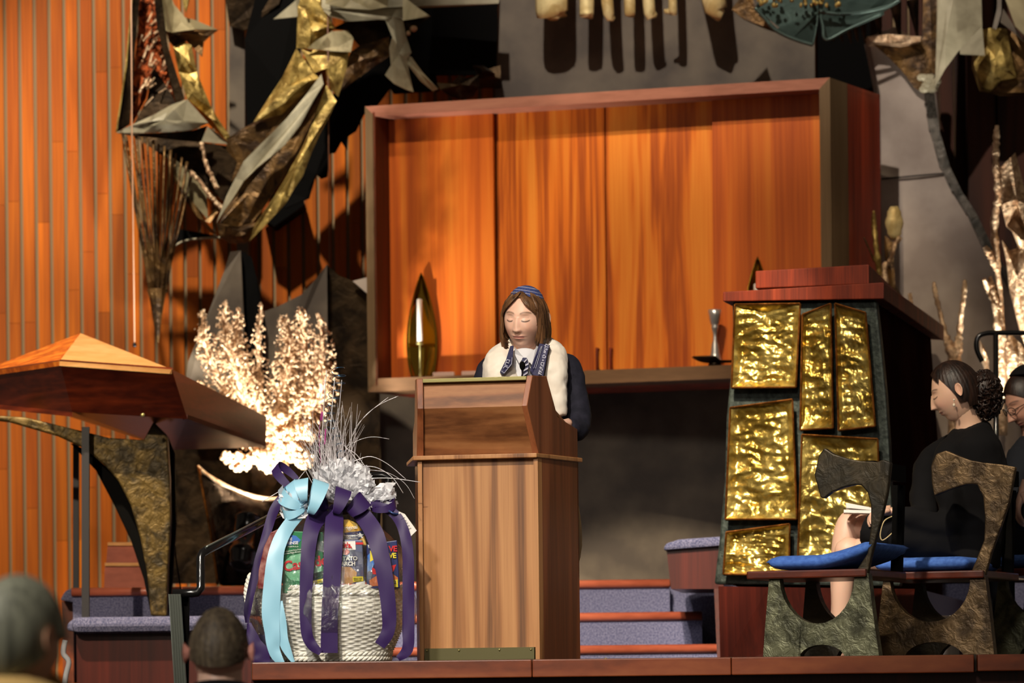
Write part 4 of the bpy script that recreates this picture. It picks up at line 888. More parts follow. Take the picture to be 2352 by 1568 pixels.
package('dark blue snack bag with orange and red print at the right of the basket', 'bag', 'snack_bag', [(842, 1250), (912, 1240), (918, 1350), (842, 1352)], YPk + .0, .05, dkblue,
  [('orange_shape', [(848, 1332), (868, 1320), (900, 1316), (914, 1326), (914, 1342), (850, 1346)], plain('print_orange', (196, 104, 46), .4)), ('red_shape', [(854, 1302), (868, 1310), (892, 1300), (910, 1296), (904, 1312), (880, 1320), (856, 1318)], red), ('blue_shape', [(844, 1276), (856, 1262), (862, 1290), (852, 1310), (844, 1312)], blue), ('yellow_shape', [(850, 1264), (858, 1266), (860, 1284), (850, 1290)], yel), ('round_badge', [(845, 1252), (850, 1248), (855, 1250), (857, 1256), (852, 1260), (846, 1258)], wht), ('label_patch', [(902, 1332), (914, 1330), (914, 1348), (904, 1348)], yel)],
  [('lettering', 'VE', 893, 1266, 18, red, 0, .9, .0008), ('lettering', 'VE', 893, 1281, 16, yel, 0, .9, .0008), ('label_print', '2', 905, 1340, 10, dkblue, 0, 1, .0004), ('label_print', 'C', 846, 1259, 9, dkblue, 0, 1, 0)])
package('dark red pouch leaning at the left of the basket', 'bag', 'red_pouch', [(606, 1256), (622, 1222), (640, 1214), (640, 1352), (592, 1352), (594, 1310)], YPk + .04, .05, plain('pouch_red', (110, 30, 30), .3, c2=(170, 120, 110), nscale=26))
# cellophane
cm, nt, bs = newmat('cellophane')
bs.inputs['Base Color'].default_value = (1, 1, 1, 1); bs.inputs['Roughness'].default_value = .08
bump(nt, bs, noisen(nt, coords(nt, (1, 1, .6)), 26, 4, .6, 1.2), 1.0, .02)
tr = nt.nodes.new('ShaderNodeBsdfTransparent'); gl = nt.nodes.new('ShaderNodeBsdfGlossy'); gl.inputs['Roughness'].default_value = .12
bp = [n for n in nt.nodes if n.bl_idname == 'ShaderNodeBump'][0]; nt.links.new(bp.outputs[0], gl.inputs['Normal'])
mxs = nt.nodes.new('ShaderNodeMixShader'); fr = nt.nodes.new('ShaderNodeLayerWeight'); fr.inputs['Blend'].default_value = .25; nt.links.new(bp.outputs[0], fr.inputs['Normal'])
mr = nt.nodes.new('ShaderNodeMapRange'); mr.inputs[3].default_value = .13; mr.inputs[4].default_value = .85; nt.links.new(fr.outputs['Facing'], mr.inputs[0])
nt.links.new(mr.outputs[0], mxs.inputs[0]); nt.links.new(tr.outputs[0], mxs.inputs[1]); nt.links.new(gl.outputs[0], mxs.inputs[2]); nt.links.new(mxs.outputs[0], nt.nodes['Material Output'].inputs[0])
fm, nt, bs = newmat('crumpled_film')
bs.inputs['Base Color'].default_value = (.97, .97, 1, 1); bs.inputs['Roughness'].default_value = .15; bs.inputs['Specular IOR Level'].default_value = 1
tr = nt.nodes.new('ShaderNodeBsdfTransparent'); mxs = nt.nodes.new('ShaderNodeMixShader'); mxs.inputs[0].default_value = .78
nt.links.new(tr.outputs[0], mxs.inputs[1]); nt.links.new(bs.outputs[0], mxs.inputs[2]); nt.links.new(mxs.outputs[0], nt.nodes['Material Output'].inputs[0])
wr = thing('cellophane_wrap', 'clear crinkled cellophane gathered over the basket into a sparkling tuft', 'gift wrap', P(770, 1352, YB))
zt0 = P(770, 1158, YB).z
m_ = MB(); z0_ = zr - .16
def cfn(u, v):
    th = u * 2 * math.pi; z = z0_ + (zt0 - z0_) * v
    if v < .38: r = RT + .012 + .02 * math.sin(v / .38 * math.pi)
    else:
        t_ = (v - .38) / .62; r = (RT + .012) * (math.cos(t_ * math.pi / 2) ** .75) + .035 * t_
    n = noise.noise(V((math.cos(th) * 3, math.sin(th) * 3, v * 4))); n2 = noise.noise(V((math.cos(th) * 12, math.sin(th) * 12, v * 7)))
    r *= 1 + .05 * n + .03 * n2
    return V((bc.x, YB, 0)) + V((math.cos(th) * r, math.sin(th) * r * .86, z))
m_.grid(cfn, 90, 50); m_.build('sheet', cm, parent=wr)
m_ = MB(); rr = random.Random(21); tc_ = P(790, 1100, YB - .04)
for i in range(900):
    a = rr.uniform(0, 6.283); ph = rr.random()
    if i < 620: c = P(790 + 60 * math.cos(a) * math.sqrt(ph), 1108 + 46 * math.sin(a) * math.sqrt(ph), YB - .05 + rr.uniform(-.06, .08))
    else: c = P(815 + rr.uniform(0, 85), 1115 + rr.uniform(0, 55), YB - .06 + rr.uniform(-.05, .05))
    d_ = (c - P(780, 1165, YB)).normalized(); s = rr.uniform(.008, .028)
    sd = d_.cross(V((rr.uniform(-1, 1), rr.uniform(-1, 1), rr.uniform(-1, 1)))).normalized() * s * rr.uniform(.3, .8)
    k2 = d_.cross(sd).normalized() * s * .3
    m_.add([c - d_ * s - sd * .3, c - d_ * s + sd * .3, c + sd + k2, c + d_ * s + sd * .4 - k2, c + d_ * s * 1.1 - sd * .5 + k2, c - sd - k2], [[0, 1, 2, 5], [5, 2, 3, 4]])
tag(m_.build('tuft', fm, parent=wr), 'shredded silvery tuft', kind='stuff')
m_ = MB()
for i in range(90):
    c = P(665 + rr.uniform(-22, 40), 1150 + rr.uniform(-28, 36), YB - .16 + rr.uniform(-.03, .03)); s = rr.uniform(.01, .026)
    d_ = V((rr.uniform(-1, 1), rr.uniform(-1, 1), rr.uniform(-1, 1))).normalized(); sd = d_.orthogonal().normalized() * s * .6
    m_.add([c - d_ * s, c + sd, c + d_ * s, c - sd], [[0, 1, 2], [0, 2, 3]])
tag(m_.build('small_tuft', fm, parent=wr), kind='stuff', label=None)
# tinsel spray
silver = plain('tinsel_silver', (235, 230, 232), .3, .35); pink = plain('tinsel_pink', (240, 90, 190), .2, .6); blu = plain('tinsel_blue', (80, 130, 170), .2, .8)
ts = thing('tinsel_spray', 'spray of thin silver tinsel strands and a blue curled wire rising from the gift basket', 'decoration', P(770, 1130, YB))
m_ = MB(); rr = random.Random(8)
for i in range(110):
    a = rr.gauss(-.10, .16) if i < 80 else rr.gauss(.0, .35); Ln = rr.uniform(90, 190) * kb * (1 if abs(a) < .3 else .8)
    p0 = P(760 + rr.uniform(-40, 55), 1120 - rr.uniform(0, 20), YB - .03 + rr.uniform(-.04, .04)); cur = rr.uniform(-.25, .25)
    pts = [p0 + V((math.sin(a + cur * t) * Ln * t, rr.uniform(-.01, .01), math.cos(a + cur * t) * Ln * t)) for t in (0, .3, .6, .8, 1)]
    m_.tube(pts, [.0012, .001, .0009, .0007, .0004], 4)
tag(m_.build('tinsel_strands', silver, parent=ts), kind='stuff', label=None)
for pts, r, mt_ in (([(737, 1080), (740, 1000), (744, 930), (750, 850)], .0018, silver), ([(752, 1080), (758, 1000), (764, 920), (769, 868)], .0018, silver), ([(765, 1090), (772, 1000), (780, 930), (785, 872)], .0014, silver), ([(775, 1085), (782, 1000), (786, 930)], .001, silver),
        ([(790, 1040), (830, 965), (870, 930), (915, 909)], .0008, silver), ([(800, 1040), (815, 985), (850, 945), (892, 912)], .0008, silver), ([(795, 1025), (830, 1008), (860, 1003), (894, 1008)], .0008, silver), ([(795, 1030), (820, 1045), (845, 1085), (850, 1110)], .0014, silver), ([(790, 1022), (815, 1050), (840, 1090), (848, 1098)], .0014, silver),
        ([(810, 1060), (850, 1048), (890, 1065), (932, 1100)], .0013, silver), ([(810, 1072), (860, 1072), (900, 1095), (926, 1132)], .0013, silver), ([(850, 1098), (900, 1098), (965, 1107)], .0013, silver), ([(840, 1078), (890, 1085), (930, 1110), (952, 1145)], .0008, silver),
        ([(700, 1082), (680, 1110), (672, 1150), (668, 1140)], .0013, silver), ([(655, 1120), (630, 1135), (602, 1152)], .0013, silver), ([(740, 1090), (733, 1000), (745, 870)], .0008, pink)):
    m_ = MB(); m_.tube(catmull([P(x, y, YB - .05) for x, y in pts]), r, 5); m_.build('wire', mt_, parent=ts, smooth=True)
m_ = MB(); m_.tube([P(738.5, 965, YB - .055), P(740, 945, YB - .055)], .003, 6); m_.tube([P(746, 1020, YB - .055), P(748, 985, YB - .055)], .0026, 6); m_.build('pink_glint', pink, parent=ts); COL.objects[-1]['kind'] = 'stuff'
m_ = MB(); pts = []
for i in range(200):
    t_ = i / 199; y = 1070 - 225 * t_; x = 772 + 12 * math.sin(t_ * 8 + .6) - t_ * 6; r = 9 + 8 * t_
    a = t_ * 2 * math.pi * 13; pts.append(P(x + math.cos(a) * r, y + math.sin(a) * 4, YB - .03) + V((0, math.sin(a) * r * kb, 0)))
m_.tube(pts, .0011, 5); m_.build('curled_wire', blu, parent=ts, smooth=True)
# ribbons
pur = plain('purple_satin', (52, 32, 84), .5, 0, .3); ltb = plain('light_blue_satin', (150, 204, 228), .4, 0, .6)
def ribbon(m2, pts, wd, depth=None, wob=.004):
    """pts: centre line px (x, y, Y-offset), wd widths px"""
    q = catmull([V((p[0], p[1], p[2] if len(p) > 2 else 0)) for p in pts], 6); n = len(q); ws = lerpl(wd, n)
    def side(i):
        t_ = q[min(i + 1, n - 1)] - q[max(i - 1, 0)]; t_ = V((t_.x, t_.y, 0)); 
        return V((-t_.y, t_.x, 0)).normalized() if t_.length > 1e-6 else V((1, 0, 0))
    vs = []
    for i in range(n):
        s_ = side(i)
        for j in (-1, -.33, .33, 1):
            a_ = q[i] + s_ * (ws[i] * .5 * j); vs.append(P(a_.x, a_.y, YB + q[i].z + wob * abs(j) + .003 * math.sin(i * .7) * j))
    m2.add(vs, [[i * 4 + j, i * 4 + j + 1, (i + 1) * 4 + j + 1, (i + 1) * 4 + j] for i in range(n - 1) for j in range(3)])
f1 = -.245
bow = thing('ribbon_bow', 'big purple and light blue satin bow with long tails draped over the basket', 'ribbon', P(770, 1165, YB))
for nm, mt_, items in (('purple_tail', pur, [([(752, 1172, -.14), (727, 1190, -.18), (713, 1225, -.22), (706, 1290, f1), (702, 1380, f1), (704, 1450, f1), (716, 1480, -.24), (737, 1499, -.24)], [30, 42, 36, 32, 28, 26, 24, 14]),
        ([(772, 1172, -.15), (768, 1195, -.19), (766, 1240, -.235), (762, 1330, f1 - .005), (757, 1420, f1), (756, 1499, -.235)], [30, 42, 43, 40, 38, 40]),
        ([(810, 1165, -.15), (838, 1190, -.18), (862, 1230, -.22), (880, 1300, f1), (893, 1400, f1), (891, 1450, -.24), (872, 1482, -.235)], [30, 40, 42, 38, 34, 30, 26]),
        ([(850, 1160, -.12), (892, 1170, -.14), (920, 1200, -.16), (936, 1260, -.18), (938, 1350, -.18), (938, 1440, -.18), (936, 1490, -.18), (914, 1512, -.17)], [18, 22, 24, 26, 27, 28, 26, 14]),
        ([(660, 1125, -.06), (630, 1170, -.08), (608, 1240, -.1), (588, 1310, -.12), (570, 1390, -.13), (567, 1430, -.13)], [14, 22, 20, 20, 18, 8]),
        ([(572, 1430, -.13), (582, 1470, -.14), (598, 1500, -.14), (600, 1522, -.14)], [10, 30, 40, 40])]),
       ('light_blue_tail', ltb, [([(705, 1170, -.17), (668, 1200, -.2), (640, 1250, -.22), (629, 1310, -.24), (622, 1400, -.245), (626, 1460, -.245), (632, 1500, -.24), (660, 1538, -.24)], [16, 30, 34, 40, 42, 34, 26, 5]),
        ([(640, 1380, -.235), (645, 1430, -.24), (654, 1480, -.24), (678, 1528, -.24)], [18, 26, 22, 5])])):
    for pts, wd in items:
        m_ = MB(); ribbon(m_, pts, wd); m_.build(nm, mt_, parent=bow, smooth=True)
def loop(m2, c, a0, ln, wd, Yo, fat=.4):
    """a bow loop leaving c (px) at angle a0 (deg) with length ln px"""
    n = 18; vs = []; ca, sa = math.cos(math.radians(a0)), math.sin(math.radians(a0))
    for i in range(n + 1):
        t_ = i / n * 2 * math.pi; r = ln * .5 * (1 - math.cos(t_)); o_ = ln * fat * math.sin(t_) * .8
        for j in (-.5, .5):
            x = c[0] + ca * r - sa * (wd * j * (.35 + .65 * r / ln)); y = c[1] - sa * r - ca * (wd * j * (.35 + .65 * r / ln)) - abs(o_) * .0
            vs.append(P(x, y, YB + Yo) + V((0, o_ * kb, .0)) + V((0, 0, o_ * kb * .6)))
    m2.add(vs, [[2 * i, 2 * i + 1, 2 * i + 3, 2 * i + 2] for i in range(n)])
for c, a0, ln, wd, Yo, mt_, nm in (((700, 1160), 155, 60, 34, -.17, ltb, 'light_blue_loop'), ((700, 1150), 100, 50, 34, -.19, ltb, 'light_blue_loop'), ((712, 1178), 70, 76, 38, -.20, ltb, 'light_blue_loop'), ((700, 1165), 195, 52, 26, -.18, ltb, 'light_blue_loop'),
        ((705, 1158), 128, 62, 28, -.15, ltb, 'light_blue_loop'), ((770, 1178), 70, 58, 38, -.17, pur, 'purple_loop'), ((800, 1178), 40, 52, 36, -.17, pur, 'purple_loop'), ((750, 1170), 120, 50, 34, -.14, pur, 'purple_loop'), ((700, 1130), 140, 90, 24, -.05, pur, 'purple_loop'), ((850, 1165), 10, 60, 22, -.13, pur, 'purple_loop')):
    m_ = MB(); loop(m_, c, a0, ln, wd, Yo); m_.build(nm, mt_, parent=bow, smooth=True)
m_ = MB(); m_.ell(P(785, 1168, YB - .1), (.05, .03, .022), nu=14, nv=8); m_.build('knot', pur, parent=bow, smooth=True)
tg = thing('gift_tag', 'small white paper tag tied at the right shoulder of the basket', 'tag', P(930, 1200, YB))
m_ = MB(); m_.prism([P(916, 1174, YB - .15), P(930, 1180, YB - .15), P(957, 1218, YB - .155), P(944, 1231, YB - .155), P(914, 1200, YB - .15)], (0, .001, .0)); m_.build('card', M['paper'], parent=tg)
m_ = MB(); m_.tube(catmull([P(890, 1170, YB - .15), P(902, 1178, YB - .16), P(914, 1180, YB - .15)]), .004, 6); m_.build('tie', plain('tie_blue', (60, 80, 130), .3, .5), parent=tg, smooth=True)
m_ = MB()
for i in range(5): m_.tube([P(920 + i * 4, 1194 + i * 5.5, YB - .157), P(930 + i * 3.5, 1188 + i * 6, YB - .157)], .0008, 4)
m_.build('handwriting', M['navy'], parent=tg); COL.objects[-1]['kind'] = 'stuff'
# ================================================================== GOLD-FRONTED PULPIT
def PU(px, py, d=0.0):      # front plane of the pulpit (right end a little nearer)
    p0 = P(1660, 670, 15.75); p1 = P(2030, 648, 15.45); n = V((p1.y - p0.y, p0.x - p1.x, 0)).normalized()
    return RP(px, py, p0 + V((0, d, 0)), n)
bkv = V((.45, 1.85, 0)); bkm = V((.30, 1.45, 0))
pu = thing('gold_front_pulpit', 'tall pulpit with beaten gold panels on a black-green front and redwood top', 'pulpit', PU(1850, 1340))
q_ = [PU(1660, 670), PU(2030, 648), PU(2030, 686), PU(1660, 692)]; bl_ = V((.33, 1.35, 0))
m_ = MB(); m_.hexa(q_, [q_[0] + bl_, q_[1] + bkv, q_[2] + bkv, q_[3] + bl_]); m_.build('lower_slab', M['pulpit'], parent=pu, bevel=.004)
m_ = MB(); m_.prism([PU(1735, 622, .08), PU(1996, 607, .08), PU(1996, 652, .08), PU(1735, 662, .08)], bkm); m_.build('upper_slab', M['pulpit'], parent=pu, bevel=.004)
body = [(1682, 693), (2012, 688), (2022, 780), (2034, 900), (2042, 1020), (2046, 1130), (2056, 1240), (2068, 1346), (1640, 1341), (1652, 1240), (1664, 1100), (1668, 960), (1676, 880), (1684, 800)]
m_ = MB(); m_.prism([PU(x, y, .05) for x, y in body], (.02, .09, 0)); tag(m_.build('front_slab', M['speck'], parent=pu, bevel=.01), 'black-green speckled front')
m_ = MB(); m_.prism([PU(x, y, .14) for x, y in [(1690, 693), (2010, 688), (2040, 1130), (2040, 1346), (1690, 1346)]], (.40, 1.6, 0)); tag(m_.build('case', M['caseshade'], parent=pu), 'wooden case behind the front, its shade put into the colour')
panels = [[(1688, 699), (1838, 697), (1828, 889), (1680, 890)], [(1843, 722), (1908, 697), (1913, 983), (1838, 987)], [(1918, 697), (1988, 718), (2010, 978), (1926, 988)],
          [(1677, 936), (1820, 917), (1830, 1192), (1666, 1192)], [(1842, 998), (2016, 1008), (2024, 1284), (1832, 1290)], [(1668, 1222), (1814, 1203), (1812, 1320), (1661, 1318)]]
for pi, q in enumerate(panels):
    m_ = MB(); nu, nv = 46, 64
    def gfn(u, v):
        x = (q[0][0] * (1 - u) + q[1][0] * u) * (1 - v) + (q[3][0] * (1 - u) + q[2][0] * u) * v
        y = (q[0][1] * (1 - u) + q[1][1] * u) * (1 - v) + (q[3][1] * (1 - u) + q[2][1] * u) * v
        ed = min(u * .6, (1 - u) * 1.0, v * 1.0, (1 - v) * 1.1) * 12
        dp = min(1, ed)
        n = noise.noise(V((x * .022, y * .032, pi * 3.1))) + .6 * noise.noise(V((x * .06, y * .08, pi))) + .3 * noise.noise(V((x * .14, y * .2, pi)))
        n2 = abs(noise.noise(V((x * .018 + 5, y * .05, pi * 1.7))))
        return PU(x, y, -.02 + .035 * dp - dp * (.016 * n + .018 * (1 - n2) ** 3 * .7))
    m_.grid(gfn, nu, nv); ga = m_.build('gold_panel', M['foil'], parent=pu, smooth=True)
    m_ = MB(); ring = [PU(x, y, -.02) for x, y in q]
    for a_, b_ in zip(ring, ring[1:] + ring[:1]): m_.tube([a_, b_], .0045, 6)
    m_.build('panel_rim', M['coprim'], parent=ga)
    m_ = MB(); m_.prism([PU(x, y, .04) for x, y in q], (0, .008, 0)); m_.build('panel_back', M['black'], parent=ga)
# ================================================================== BRONZE CHAIRS
fd = V((-.92, .39, 0)).normalized(); rd = V((.39, .92, 0)).normalized()   # facing direction, row direction
C1 = P(1890, 1508, 13.9); C1.z = 0
nrm = V((rd.x, rd.y, 0))
def plate(m2, pts, P0, th=.045):
    m2.prism([RP(x, y, P0, nrm) for x, y in pts], rd * th)
def arc(cx, cy, rx, ry, a0, a1, n=14):
    return [(cx + rx * math.cos(math.radians(a0 + (a1 - a0) * i / n)), cy - ry * math.sin(math.radians(a0 + (a1 - a0) * i / n))) for i in range(n + 1)]
leg1 = [(1752, 1512), (1757, 1440), (1766, 1330), (1786, 1330)] + arc(1876, 1322, 86, 110, 184, 356) + [(1962, 1316), (1994, 1316), (2004, 1400), (2020, 1512), (1952, 1512)] + arc(1888, 1520, 56, 40, 10, 170, 10) + [(1836, 1512)]
leg2 = [(2008, 1510), (2016, 1440), (2028, 1334), (2046, 1334)] + arc(2136, 1330, 92, 98, 184, 356) + [(2226, 1322), (2262, 1322), (2272, 1400), (2284, 1510), (2216, 1510)] + arc(2146, 1516, 70, 42, 10, 170, 10) + [(2080, 1510)]
up1 = [(1961, 1318), (1992, 1318), (2002, 1270), (2022, 1200), (2038, 1130), (2046, 1062), (2028, 1055), (2014, 1060), (1975, 1058), (1945, 1052), (1914, 1042), (1893, 1028), (1880, 1046), (1870, 1090), (1884, 1142), (1892, 1145), (1910, 1130), (1935, 1120), (1964, 1113), (1978, 1114), (1992, 1130), (2000, 1160), (2000, 1210), (1992, 1270)]
up2 = [(2226, 1322), (2262, 1322), (2276, 1270), (2298, 1210), (2318, 1150), (2332, 1072), (2300, 1066), (2260, 1062), (2228, 1056), (2196, 1044), (2172, 1034), (2150, 1042), (2138, 1070), (2140, 1110), (2146, 1138), (2180, 1124), (2220, 1112), (2244, 1112), (2258, 1140), (2262, 1190), (2260, 1240), (2240, 1290)]
far1 = [(1752, 1512), (1757, 1440), (1766, 1330), (1786, 1330)] + arc(1876, 1322, 86, 110, 184, 262, 9) + [(1880, 1470), (1862, 1478), (1844, 1494), (1836, 1512)]
far2 = [(2008, 1510), (2016, 1440), (2028, 1334), (2046, 1334)] + arc(2136, 1330, 92, 98, 184, 262, 9) + [(2138, 1464), (2112, 1472), (2092, 1490), (2080, 1510)]
def chair(lab, P0, leg, up, seat_px, seat_w, mleg, mup, plw, group='bronze chairs in the row at the right'):
    t_ = thing('bronze_armchair', lab, 'chair', V((P0.x, P0.y, 0)), group)
    m2 = MB(); plate(m2, leg, P0); m2.build('leg_plate', mleg, parent=t_, bevel=.006)
    m2 = MB(); plate(m2, up, P0, .03); m2.build('arm', mup, parent=t_, bevel=.005)
    m2 = MB(); P1 = P0 + rd * plw; sh = P0 + V((0, 0, 0))
    pts = [RP(x, y, P0, nrm) + rd * plw for x, y in (far1 if leg is leg1 else far2 if leg is leg2 else [(x + dx3, y - 6) for x, y in far2])]; m2.prism(pts, rd * .045); m2.build('leg_plate', M['hornA'], parent=t_)
    m2 = MB(); w0 = RP(up[0][0] + 4, up[0][1], P0, nrm) + rd * plw; w1 = RP(up[0][0] + 28, up[0][1], P0, nrm) + rd * plw; hz = V((0, 0, .34)); bk_o = (w1 - w0) * .35; m2.prism([w0, w1, w1 + hz + bk_o, w0 + hz + bk_o], rd * .03); m2.build('back_post', M['black'], parent=t_)
    zs_ = RP(seat_px[0], seat_px[2], P0, nrm).z; a_ = RP(seat_px[0], seat_px[2], P0, nrm); b_ = RP(seat_px[1], seat_px[2], P0, nrm)
    a_.z = b_.z = zs_
    m2 = MB(); e = rd * (plw + .06); o_ = -rd * .02
    m2.hexa([a_ + o_ - V((0, 0, .03)), b_ + o_ - V((0, 0, .03)), b_ + e - V((0, 0, .03)), a_ + e - V((0, 0, .03))], [a_ + o_, b_ + o_, b_ + e, a_ + e]); m2.build('seat', M['seatwood'], parent=t_, bevel=.006)
    ux = (b_ - a_).normalized(); bkc = b_ - ux * .01
    m2 = MB(); m2.hexa([bkc + rd * .03 + V((0, 0, .33)), bkc + ux * .03 + rd * .03 + V((0, 0, .33)), bkc + ux * .03 + rd * plw + V((0, 0, .33)), bkc + rd * plw + V((0, 0, .33))], [p + V((0, 0, .06)) for p in (bkc + rd * .03 + V((0, 0, .33)), bkc + ux * .03 + rd * .03 + V((0, 0, .33)), bkc + ux * .03 + rd * plw + V((0, 0, .33)), bkc + rd * plw + V((0, 0, .33)))])
    m2.build('back_rail', M['black'], parent=t_)
    return t_, a_, b_
PL = .42
c1, s1a, s1b = chair('empty bronze armchair nearest the stage edge, arm ending in a dark axe-like flare', C1, leg1, up1, (1718, 1992, 1312), 0, M['chairgr'], M['hornA'], PL)
C2_ = C1 + rd * .80 + fd * .02; C2_ = P(2140, 1505, 14.5); C2_.z = 0
c2, s2a, s2b = chair('brown bronze armchair with rounded arm that the woman in black sits on', C2_, leg2, up2, (2000, 2262, 1315), 0, M['chairbz'], M['chairbz'], PL)
C3_ = P(2405, 1500, 15.15); C3_.z = 0; dx3 = 265
leg3 = [(x + dx3, y - 6) for x, y in leg2]; up3 = [(x + dx3, y - 10) for x, y in up2]
c3, s3a, s3b = chair('bronze armchair cut by the right edge, under the man in the dark suit', C3_, leg3, up3, (2290, 2520, 1306), 0, M['chairgr'], M['chairbz'], PL)
def cushion(lab, a_, b_, s0, s1, tilt=0, hump=0):
    m2 = MB(); ux = (b_ - a_)
    def fn(u, v):
        U_ = u * 2; top = U_ <= 1; uu_ = U_ if top else 2 - U_
        e = min(uu_, 1 - uu_, v, 1 - v) * 10; th = .025 * (min(1, e) ** .45)
        base = a_ + ux * (s0 + (s1 - s0) * uu_) + rd * (-.01 + (PL + .05) * v)
        lift = tilt * max(0, uu_ - .45) ** 1.5 + hump * math.exp(-((uu_ - .95) / .1) ** 2)
        return base + V((0, 0, .030 + lift + (th if top else -th)))
    m2.grid(fn, 64, 20); o = m2.build('seat_cushion', M['cush'], smooth=True, merge=True)
    tag(o, lab, 'cushion', 'blue cushions on the bronze chairs')
    return o
cushion('blue cushion lying loose and curled up at one end on the empty chair', s1a, s1b, .16, 1.04, .14, .0)
cushion('flat blue cushion under the woman in black', s2a, s2b, .02, .86)
cushion('blue cushion under the man at the right edge', s3a, s3b, .0, .9)
# white box under the second chair
m_ = MB(); m_.prism([P(2090, 1413, 15.3), P(2185, 1413, 15.3), P(2185, 1520, 15.3), P(2090, 1520, 15.3)], (.05, .15, 0))
tag(m_.build('storage_box', M['paper'], bevel=.004), 'white box top glimpsed through the round opening of the woman\'s chair', 'box')
# ================================================================== PEOPLE
SK = (.74, .44, .31)
def face_mesh(mb, c, scale, yaw, pitch, roll=0, nu=150, nv=150, tone=SK, brow=(.12, .06, .03), lip=(.55, .17, .14), eyeclosed=True, nose=1.0, wide=1.0, chin=1.0, cheek=1.0, top=1.0, jaw=.30):
    """head centred at c; faces -Y before rotation"""
    R = (Matrix.Rotation(yaw, 3, 'Z') @ Matrix.Rotation(pitch, 3, 'X') @ Matrix.Rotation(roll, 3, 'Y'))
    g = lambda x, s: math.exp(-(x / s) ** 2)
    b0 = len(mb.v); vs = []; cols = []
    for j in range(nv + 1):
        ph = math.pi * j / nv
        for i in range(nu):
            t = i / nu * 2 * math.pi; th = t + .55 * math.sin(t)      # denser towards the face (t = pi)
            dx = math.sin(ph) * math.sin(th); dy = math.sin(ph) * math.cos(th); dz = math.cos(ph)
            x, y, z = dx * .072 * wide, dy * .094, dz * .118
            fr = max(0, -dy)
            if z > .03: z = .03 + (z - .03) * top
            if z < 0:                                # jaw taper
                k = (-z / .118); x *= 1 - jaw * k ** 1.6; y *= 1 - (.30 if dy > 0 else .06) * k ** 1.4
            if dy < 0: y *= 1 - .10 * (1 - abs(dx)) * 0 - .08 * g(z - .06, .05)
            if dy > 0 and z < .0: y *= 1 - .15 * (-z / .118)
            if dy < -.05:
                ax_ = abs(x); d = 0
                # nose
                if -.055 < z < .03:
                    tt = (.018 - z) / .052
                    if 0 <= tt <= 1: d += nose * (.004 + .020 * tt ** 1.3) * g(x, .0085 + .004 * tt)
                    elif tt > 1: d += nose * .024 * g(x, .0125) * g(z + .034, .006)
                d += nose * .006 * g(ax_ - .011, .006) * g(z + .031, .007)
                d += -.009 * g(ax_ - .031, .016) * g(z - .012, .011)       # sockets
                d += .0065 * g(ax_ - .031, .011) * g(z - .009, .0085)      # lids
                d += .0035 * g(ax_ - .03, .02) * g(z - .031, .007)         # brow
                d += .005 * cheek * g(ax_ - .040, .02) * g(z + .028, .022)
                d += .0055 * g(x, .020) * g(z + .055, .0045) + .0055 * g(x, .017) * g(z + .0655, .005)
                d += -.002 * g(x, .022) * g(z + .060, .0016)
                d += -.0012 * g(x, .02) * g(z + .077, .006) + .007 * chin * g(x, .020) * g(z + .097, .014)
                d += -.002 * g(x, .004) * g(z + .046, .006)
                y -= d * min(1, fr * 3)
            # colour
            col = V(tone)
            if dy < 0:
                ax_ = abs(x)
                wlip = g(z + .0600, .0058) * (1 if ax_ < .019 else g(ax_ - .019, .003)); col = col.lerp(V(lip), min(1, wlip * .9))
                wl = g(z + .0600, .0012) * (1 if ax_ < .021 else g(ax_ - .021, .002)); col = col.lerp(V((.20, .05, .04)), min(1, wl * .8))
                br_ = g(z - .0300 - .004 * (1 - ((ax_ - .031) / .018) ** 2), .0032) * (1 if .015 < ax_ < .047 else g(min(abs(ax_ - .015), abs(ax_ - .047)), .004)); col = col.lerp(V(brow), min(1, br_ * .85))
                ls = g(z - .0035 + .0035 * (1 - ((ax_ - .031) / .014) ** 2), .0023) * (1 if .019 < ax_ < .044 else g(min(abs(ax_ - .019), abs(ax_ - .044)), .002)); col = col.lerp(V((.05, .025, .02)), min(1, ls * 1.2))
                cr = g(z - .0145, .0012) * (1 if .021 < ax_ < .042 else 0); col = col.lerp(V((.42, .2, .14)), cr * .45)
                ns = g(ax_ - .007, .0028) * g(z + .0395, .0022); col = col.lerp(V((.30, .10, .07)), min(1, ns) * .8)
                ck = g(ax_ - .042, .02) * g(z + .03, .02); col = col.lerp(V((.80, .36, .27)), ck * .35)
            vs.append(V(c) + R @ (V((x, y, z)) * scale)); cols.append(col)
    mb.add(vs, [[j * nu + i, (j + 1) * nu + i, (j + 1) * nu + (i + 1) % nu, j * nu + (i + 1) % nu] for j in range(nv) for i in range(nu)])
    for k, cc in enumerate(cols): mb.c[b0 + k] = tuple(cc)
    return R
def ear(mb, c, R, sx, scale, tone=SK):
    mb.tone = tone
    base = V((sx * .071, .012, -.004))
    def fn(u, v):
        a = u * 2 * math.pi; r = v
        rx, rz = .0145 * r, .027 * r
        rim = .002 * math.exp(-((r - .82) / .14) ** 2) - .0008 * math.exp(-((r - .35) / .25) ** 2)
        rx *= 1 - .25 * max(0, -math.sin(a)); return V(c) + R @ ((base + V((sx * (.013 + rim + .008 * max(0, math.cos(a) * r)), math.cos(a) * rx + .006, math.sin(a) * rz + .002))) * scale)
    mb.grid(fn, 20, 8)
    def fn2(u, v):
        a = u * 2 * math.pi; r = 1 - v * .7
        return V(c) + R @ ((base + V((sx * (.018 - v * .02), math.cos(a) * .0145 * (1 - .25 * max(0, -math.sin(a))) * r + .006, math.sin(a) * .027 * r + .002))) * scale)
    mb.grid(fn2, 20, 4); mb.tone = None
